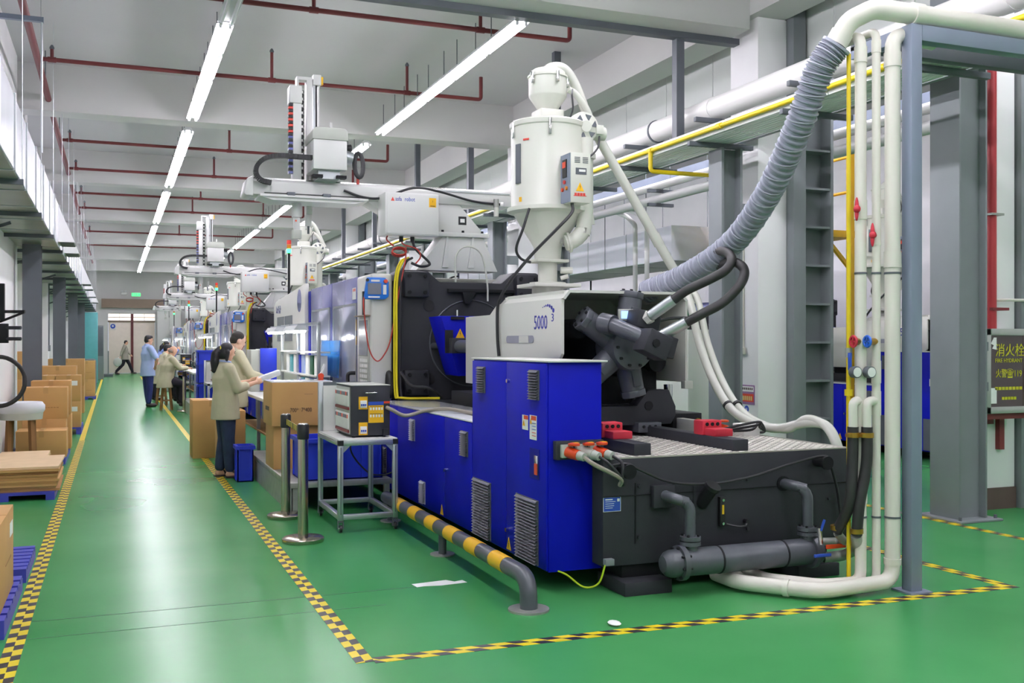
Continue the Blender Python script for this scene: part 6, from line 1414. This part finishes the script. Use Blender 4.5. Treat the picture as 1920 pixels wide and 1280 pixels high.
BASE = dict(hip=(0, 0, .92), lhip=(-.09, 0, .90), rhip=(.09, 0, .90), lkn=(-.10, .01, .49), rkn=(.10, .01, .49), lan=(-.10, -.02, .085), ran=(.10, -.02, .085),
            chest=(0, 0, 1.25), neck=(0, -.01, 1.44), head=(0, .02, 1.575), lsh=(-.185, 0, 1.385), rsh=(.185, 0, 1.385),
            lel=(-.24, -.03, 1.11), rel=(.24, -.03, 1.11), lwr=(-.25, .06, .88), rwr=(.25, .06, .88), ltoe=(-.11, .14, .03), rtoe=(.11, .14, .03))
def V(p): return Vector(p)
def person(label, loc, yaw, H, pose, top, bottom, skin='skin', hair='hair_short', hairstyle='short', sleeve='long', shoe='shoe_dark', pitch=0.0, headyaw=0.0, voxel=.009, coat=0.0, barefoot=False, collar=None):
    J = dict(BASE); J.update(pose); k = H/1.70
    F = lambda: Fig(loc, yaw, k)
    hc = V(J['head']); HR = Matrix.Rotation(math.radians(headyaw), 3, 'Z') @ Matrix.Rotation(math.radians(pitch), 3, 'X')
    hp = lambda x, y, z: hc + HR @ V((x, y, z))
    chest, hip, neck = V(J['chest']), V(J['hip']), V(J['neck'])
    b = F()
    mid = (chest + hip)/2
    def ringset(g):   # torso, g = growth for clothing
        return [((hip.x, hip.y, hip.z - .06), .150 + g, .105 + g), (tuple(hip + V((0, 0, .04))), .152 + g, .108 + g), (tuple(mid), .138 + g, .100 + g), (tuple(chest), .165 + g, .112 + g),
                (tuple(chest*.35 + neck*.65 + V((0, 0, -.03))), .165 + g*.6, .088 + g*.7), (tuple(neck + V((0, 0, -.015))), .085 + g*.4, .062 + g*.5)]
    b.loft(ringset(0.0))
    b.limb(tuple(neck - V((0, 0, .04))), tuple(hp(0, -.02, -.06)), .056, .052)
    b.ell(hp(0, 0, .015), .074, .094, .098, 20, 14, HR); b.ell(hp(0, .022, -.05), .056, .066, .062, 16, 10, HR); b.ell(hp(0, .055, -.085), .03, .026, .024, 12, 8, HR)
    b.add([hp(-.012, .088, .02), hp(.012, .088, .02), hp(.017, .088, -.028), hp(-.017, .088, -.028), hp(0, .118, -.022)], [(0, 1, 4), (1, 2, 4), (2, 3, 4), (3, 0, 4), (0, 3, 2, 1)])
    for sx in (-1, 1): b.ell(hp(sx*.076, -.005, -.01), .012, .022, .032, 10, 8, HR)
    for q, sx in (('l', -1), ('r', 1)):
        sh, el, wr = V(J[q + 'sh']), V(J[q + 'el']), V(J[q + 'wr'])
        b.chain([(tuple(sh), .052), (tuple(sh*.5 + el*.5), .046), (tuple(el), .038), (tuple(el*.6 + wr*.4), .037), (tuple(wr), .026)])
        d = (wr - el).normalized(); side = V(J.get(q + 'palm', (sx*-1, 0, 0))); side = (side - d*side.dot(d)).normalized(); up = d.cross(side)   # side: palm normal
        pc = wr + d*.045
        b.ell(tuple(pc), .05, .016, .042, 12, 8, Matrix((d, side, up)).transposed())
        curl = J.get(q + 'curl', .6)
        for i in range(4):
            base = wr + d*.082 + up*(.03 - .02*i); L = (.068, .078, .072, .056)[i]
            m1 = base + (d*math.cos(curl*.6) + side*math.sin(curl*.6))*L*.5; e1 = m1 + (d*math.cos(curl*1.7) + side*math.sin(curl*1.7))*L*.5
            b.chain([(tuple(base), .0095), (tuple(m1), .0088), (tuple(e1), .0075)], 8)
        tb = wr + d*.025 + up*.03
        b.chain([(tuple(tb), .012), (tuple(tb + d*.03 + up*.022 + side*.012), .0105), (tuple(tb + d*.058 + up*.026 + side*.028), .0085)], 8)
        h_, kn, an, toe = V(J[q + 'hip']), V(J[q + 'kn']), V(J[q + 'an']), V(J[q + 'toe'])
        b.chain([(tuple(h_), .085), (tuple(kn), .055), (tuple(kn*.65 + an*.35), .054), (tuple(an), .036)])
        b.limb(tuple(an + V((0, -.025, -.04))), tuple(toe + V((0, 0, .005))), .033, .024); b.ell(tuple((an + toe)/2 + V((0, .02, -.01))), .038, .08, .028)
    body = b.finish('person', skin, None, voxel, 3, origin=loc)
    tag(body, label, 'person', None)
    # clothing
    g = .028 + coat
    t = F(); rs = ringset(g)
    if coat: rs = [((hip.x, hip.y + J.get('hem', 0), hip.z - .19), .205 + coat, .155 + coat), (tuple(hip), .19 + coat, .145 + coat)] + rs[2:]
    t.loft(rs)
    for q in 'lr':
        sh, el, wr = V(J[q + 'sh']), V(J[q + 'el']), V(J[q + 'wr'])
        t.limb(tuple(chest*.4 + neck*.6), tuple(sh), .075, .075)
        if sleeve == 'long': t.chain([(tuple(sh), .078), (tuple(sh*.5 + el*.5), .070), (tuple(el), .062), (tuple(el*.45 + wr*.55), .056), (tuple(el*.12 + wr*.88), .046)])
        elif sleeve == 'three': t.chain([(tuple(sh), .078), (tuple(sh*.5 + el*.5), .072), (tuple(el), .066), (tuple(el*.62 + wr*.38), .062)])
        else: t.chain([(tuple(sh), .076), (tuple(sh*.4 + el*.6), .072), (tuple(sh*.2 + el*.8), .070)])
    t.limb(tuple(neck - V((0, 0, .06))), tuple(neck + V((0, -.005, .005))), .088, .070)
    to = t.finish('jacket' if coat else 'shirt', top, body, voxel*1.3, 5)
    if collar:
        c = F(); c.tube([(neck.x + .066*math.cos(a), neck.y + .005 + .066*math.sin(a), neck.z + .012 + .012*math.sin(a + 2.6)) for a in [2*math.pi*i/20 for i in range(20)]], .014, 8, closed=True); c.finish('collar', collar, to)
    p = F(); p.loft([((hip.x, hip.y, hip.z - .10), .150, .12), ((hip.x, hip.y, hip.z), .165, .125), ((hip.x, hip.y, hip.z + .08), .155, .115)])
    for q in 'lr':
        h_, kn, an = V(J[q + 'hip']), V(J[q + 'kn']), V(J[q + 'an'])
        p.chain([(tuple(h_ + V((0, 0, -.02))), .108), (tuple(h_*.5 + kn*.5), .098), (tuple(kn), .080), (tuple(kn*.5 + an*.5), .076), (tuple(kn*.08 + an*.92 + V((0, 0, .012))), .066)])
    p.finish('trousers', bottom, body, voxel*1.3, 5)
    for q in 'lr':
        an, toe = V(J[q + 'an']), V(J[q + 'toe']); f = F()
        dv = (toe - an); dv.z = 0; dv.normalize(); base = V((an.x, an.y, toe.z - .03))
        if barefoot:
            f.obox(tuple(base + dv*.075 + V((0, 0, .010))), dv, (-dv.y, dv.x, 0), (0, 0, 1), .135, .048, .010); f.finish('sandal_sole', shoe, body)
            for a_, w_ in ((.13, .030), (.06, .036)):
                st = F(); pts = [tuple(base + dv*a_ + V((-dv.y, dv.x, 0))*(.050*math.cos(t_)) + V((0, 0, .012 + .055*math.sin(t_)))) for t_ in [math.pi*i/10 for i in range(11)]]
                st.tube(pts, .012, 6); st.finish('sandal_strap', shoe, body)
        else:
            f.limb(tuple(an + V((0, -.02, -.03))), tuple(toe + V((0, 0, .012))), .047, .036); f.ell(tuple(base + dv*.07 + V((0, 0, .025))), .048, .13, .026, 14, 8, Matrix.Rotation(math.atan2(-dv.x, dv.y), 3, 'Z')); f.finish('shoe', shoe, body, voxel*1.3, 3)
    # hair and face
    h = F()
    if hairstyle == 'bald':
        h.ell(hp(0, -.03, -.02), .077, .075, .055, 18, 10, HR)
    else:
        h.ell(hp(0, -.016, .040), .079, .089, .080, 20, 12, HR); h.ell(hp(0, -.042, .0), .074, .064, .070 if hairstyle == 'short' else .08, 18, 10, HR)
        if hairstyle == 'full': h.ell(hp(0, .03, .075), .070, .06, .045, 14, 8, HR)
        if hairstyle == 'pony':
            h.ell(hp(0, -.03, -.03), .084, .07, .085, 18, 10, HR)
            h.chain([(tuple(hp(0, -.10, .02)), .035), (tuple(hp(.0, -.135, -.06)), .052), (tuple(hp(0, -.12, -.16)), .055), (tuple(hp(0, -.10, -.26)), .035)], 14)
            for sx in (-1, 1): h.chain([(tuple(hp(sx*.07, -.01, .0)), .03), (tuple(hp(sx*.078, .0, -.10)), .02)], 10)
    ho = h.finish('hair', hair, body, voxel*.9, 2)
    if hairstyle == 'pony': q_ = F(); q_.tube([tuple(hp(.03*math.cos(a), -.098, .02 + .03*math.sin(a))) for a in [2*math.pi*i/14 for i in range(14)]], .011, 6, closed=True); q_.finish('hair_tie', 'hair_tie', ho)
    for sx in (-1, 1):
        e = F(); e.ell(hp(sx*.030, .088, .012), .013, .007, .007, 10, 6, HR); e.finish('eye', 'eye_dark', body)
        e = F(); e.ell(hp(sx*.030, .090, .032), .018, .006, .004, 10, 6, HR); e.finish('eyebrow', hair if hairstyle != 'bald' else 'hair_grey', body)
    e = F(); e.ell(hp(0, .088, -.055), .022, .007, .006, 10, 6, HR); e.finish('mouth', 'lips', body)
    return body

# the woman at the near work table, holding a clear bag
person('woman in beige jacket and jeans with a ponytail, holding a clear bag at the table', (1.20, 12.14, 0), -80, 1.56,
       dict(lsh=(-.17, 0, 1.37), rsh=(.17, 0, 1.37), lel=(-.20, .12, 1.14), rel=(.21, .10, 1.12), lwr=(-.10, .34, 1.20), rwr=(.12, .35, 1.19), lpalm=(1, .2, 0), rpalm=(-1, .2, 0), lcurl=1.0, rcurl=1.0, lan=(-.09, -.05, .085), ran=(.10, .03, .085), ltoe=(-.11, .11, .03), rtoe=(.12, .18, .03)),
       'jacket_beige', 'jeans', 'skin', 'hair_black', 'pony', 'three', 'shoe_dark', pitch=-14, voxel=.0075, coat=.022, barefoot=True, collar='collar_blue')
bag = MB().obox((1.70, 12.20, 1.16), (1, .1, .35), (-.1, 1, 0), (-.35, 0, 1), .14, .05, .035).build('clear_bag', 'plastic_film', bevel=0.02, seg=3); tag(bag, 'crumpled clear plastic bag in the woman\'s hands', 'bag')
person('man in beige jacket with cropped hair, working behind the woman', (1.43, 13.38, 0), -78, 1.71,
       dict(lel=(-.21, .14, 1.15), rel=(.22, .13, 1.15), lwr=(-.11, .37, 1.08), rwr=(.12, .38, 1.08), lpalm=(.3, 0, -1), rpalm=(-.3, 0, -1), lcurl=.9, rcurl=.9, head=(0, .05, 1.57)), 'jacket_beige', 'trousers_dark', 'skin_light', 'hair_short', 'short', 'long', pitch=-22, coat=.02)
person('standing man in light blue short-sleeved shirt and navy trousers, hand on hip', (0.76, 26.1, 0), -72, 1.75,
       dict(rel=(.33, .10, 1.13), rwr=(.20, .10, .95), rpalm=(-1, -.2, 0), rcurl=.4, lel=(-.30, .08, 1.12), lwr=(-.16, .22, 1.05), lpalm=(1, 0, 0), lan=(-.12, .06, .085), ltoe=(-.14, .22, .03)), 'shirt_blue', 'trousers_navy', 'skin', 'hair_black', 'full', 'short', pitch=-8, coat=.012)
SEAT = dict(hip=(0, -.02, .70), lhip=(-.09, 0, .68), rhip=(.09, 0, .68), lkn=(-.13, .34, .60), rkn=(.14, .34, .58), lan=(-.13, .34, .20), ran=(.14, .30, .16), ltoe=(-.14, .48, .14), rtoe=(.15, .44, .10),
            chest=(0, .05, 1.03), neck=(0, .09, 1.22), head=(0, .15, 1.35), lsh=(-.185, .08, 1.16), rsh=(.185, .08, 1.16), lel=(-.23, .22, .95), rel=(.24, .24, .95), lwr=(-.12, .44, .96), rwr=(.13, .45, .96), lpalm=(0, 0, -1), rpalm=(0, 0, -1), hem=-.02)
wood_stool(1.13, 24.85, .60, 'wooden stool under the seated grey-haired man')
person('balding man in beige jacket seated on a wooden stool at the far table', (1.13, 24.85, 0), -75, 1.72, SEAT, 'jacket_beige', 'trousers_dark', 'skin', 'hair_grey', 'bald', 'long', pitch=-25, coat=.03, voxel=.010)
wood_stool(1.11, 27.0, .60, 'wooden stool under the far dark-haired worker')
person('dark-haired worker in beige jacket seated beyond the balding man', (1.11, 27.0, 0), -75, 1.76, SEAT, 'jacket_beige', 'trousers_dark', 'skin', 'hair_black', 'full', 'long', pitch=-15, coat=.03, voxel=.010)
person('woman in light blue shirt leaning toward the far table', (1.05, 29.0, 0), -72, 1.66,
       dict(chest=(0, .12, 1.23), neck=(0, .22, 1.40), head=(0, .30, 1.52), lsh=(-.18, .20, 1.35), rsh=(.18, .20, 1.35), lel=(-.22, .40, 1.24), rel=(.22, .42, 1.26), lwr=(-.08, .58, 1.40), rwr=(.08, .60, 1.40), lpalm=(1, 0, 0), rpalm=(-1, 0, 0)), 'shirt_blue_deep', 'trousers_dark', 'skin', 'hair_black', 'pony', 'long', pitch=-10, coat=.012, voxel=.010)
person('worker in grey jacket walking past the far door with a bag', (0.50, 53.6, 0), -88, 1.70,
       dict(lkn=(-.09, .20, .52), lan=(-.09, .36, .10), ltoe=(-.10, .52, .05), rkn=(.09, -.10, .50), ran=(.09, -.42, .13), rtoe=(.10, -.28, .03), rel=(.24, -.14, 1.14), rwr=(.25, -.22, .90), lel=(-.24, .12, 1.14), lwr=(-.22, .26, .98), head=(0, .05, 1.57)), 'jacket_grey', 'trousers_dark', 'skin', 'hair_black', 'short', 'long', pitch=-10, coat=.02, voxel=.012)
wb_ = thing('carry_bag', 'pale grey bag hanging from the hand of the walking worker', 'bag', (0.20, 53.3, .5)); MB().ell((0.16, 53.33, .62), .20, .06, .22, 14, 10).build('sack', 'plug_grey', wb_); MB().tube(arc((0.22, 53.33, .80), .08, 0, 180, 8, 'y'), .012, 6).build('handle', 'plug_grey', wb_)
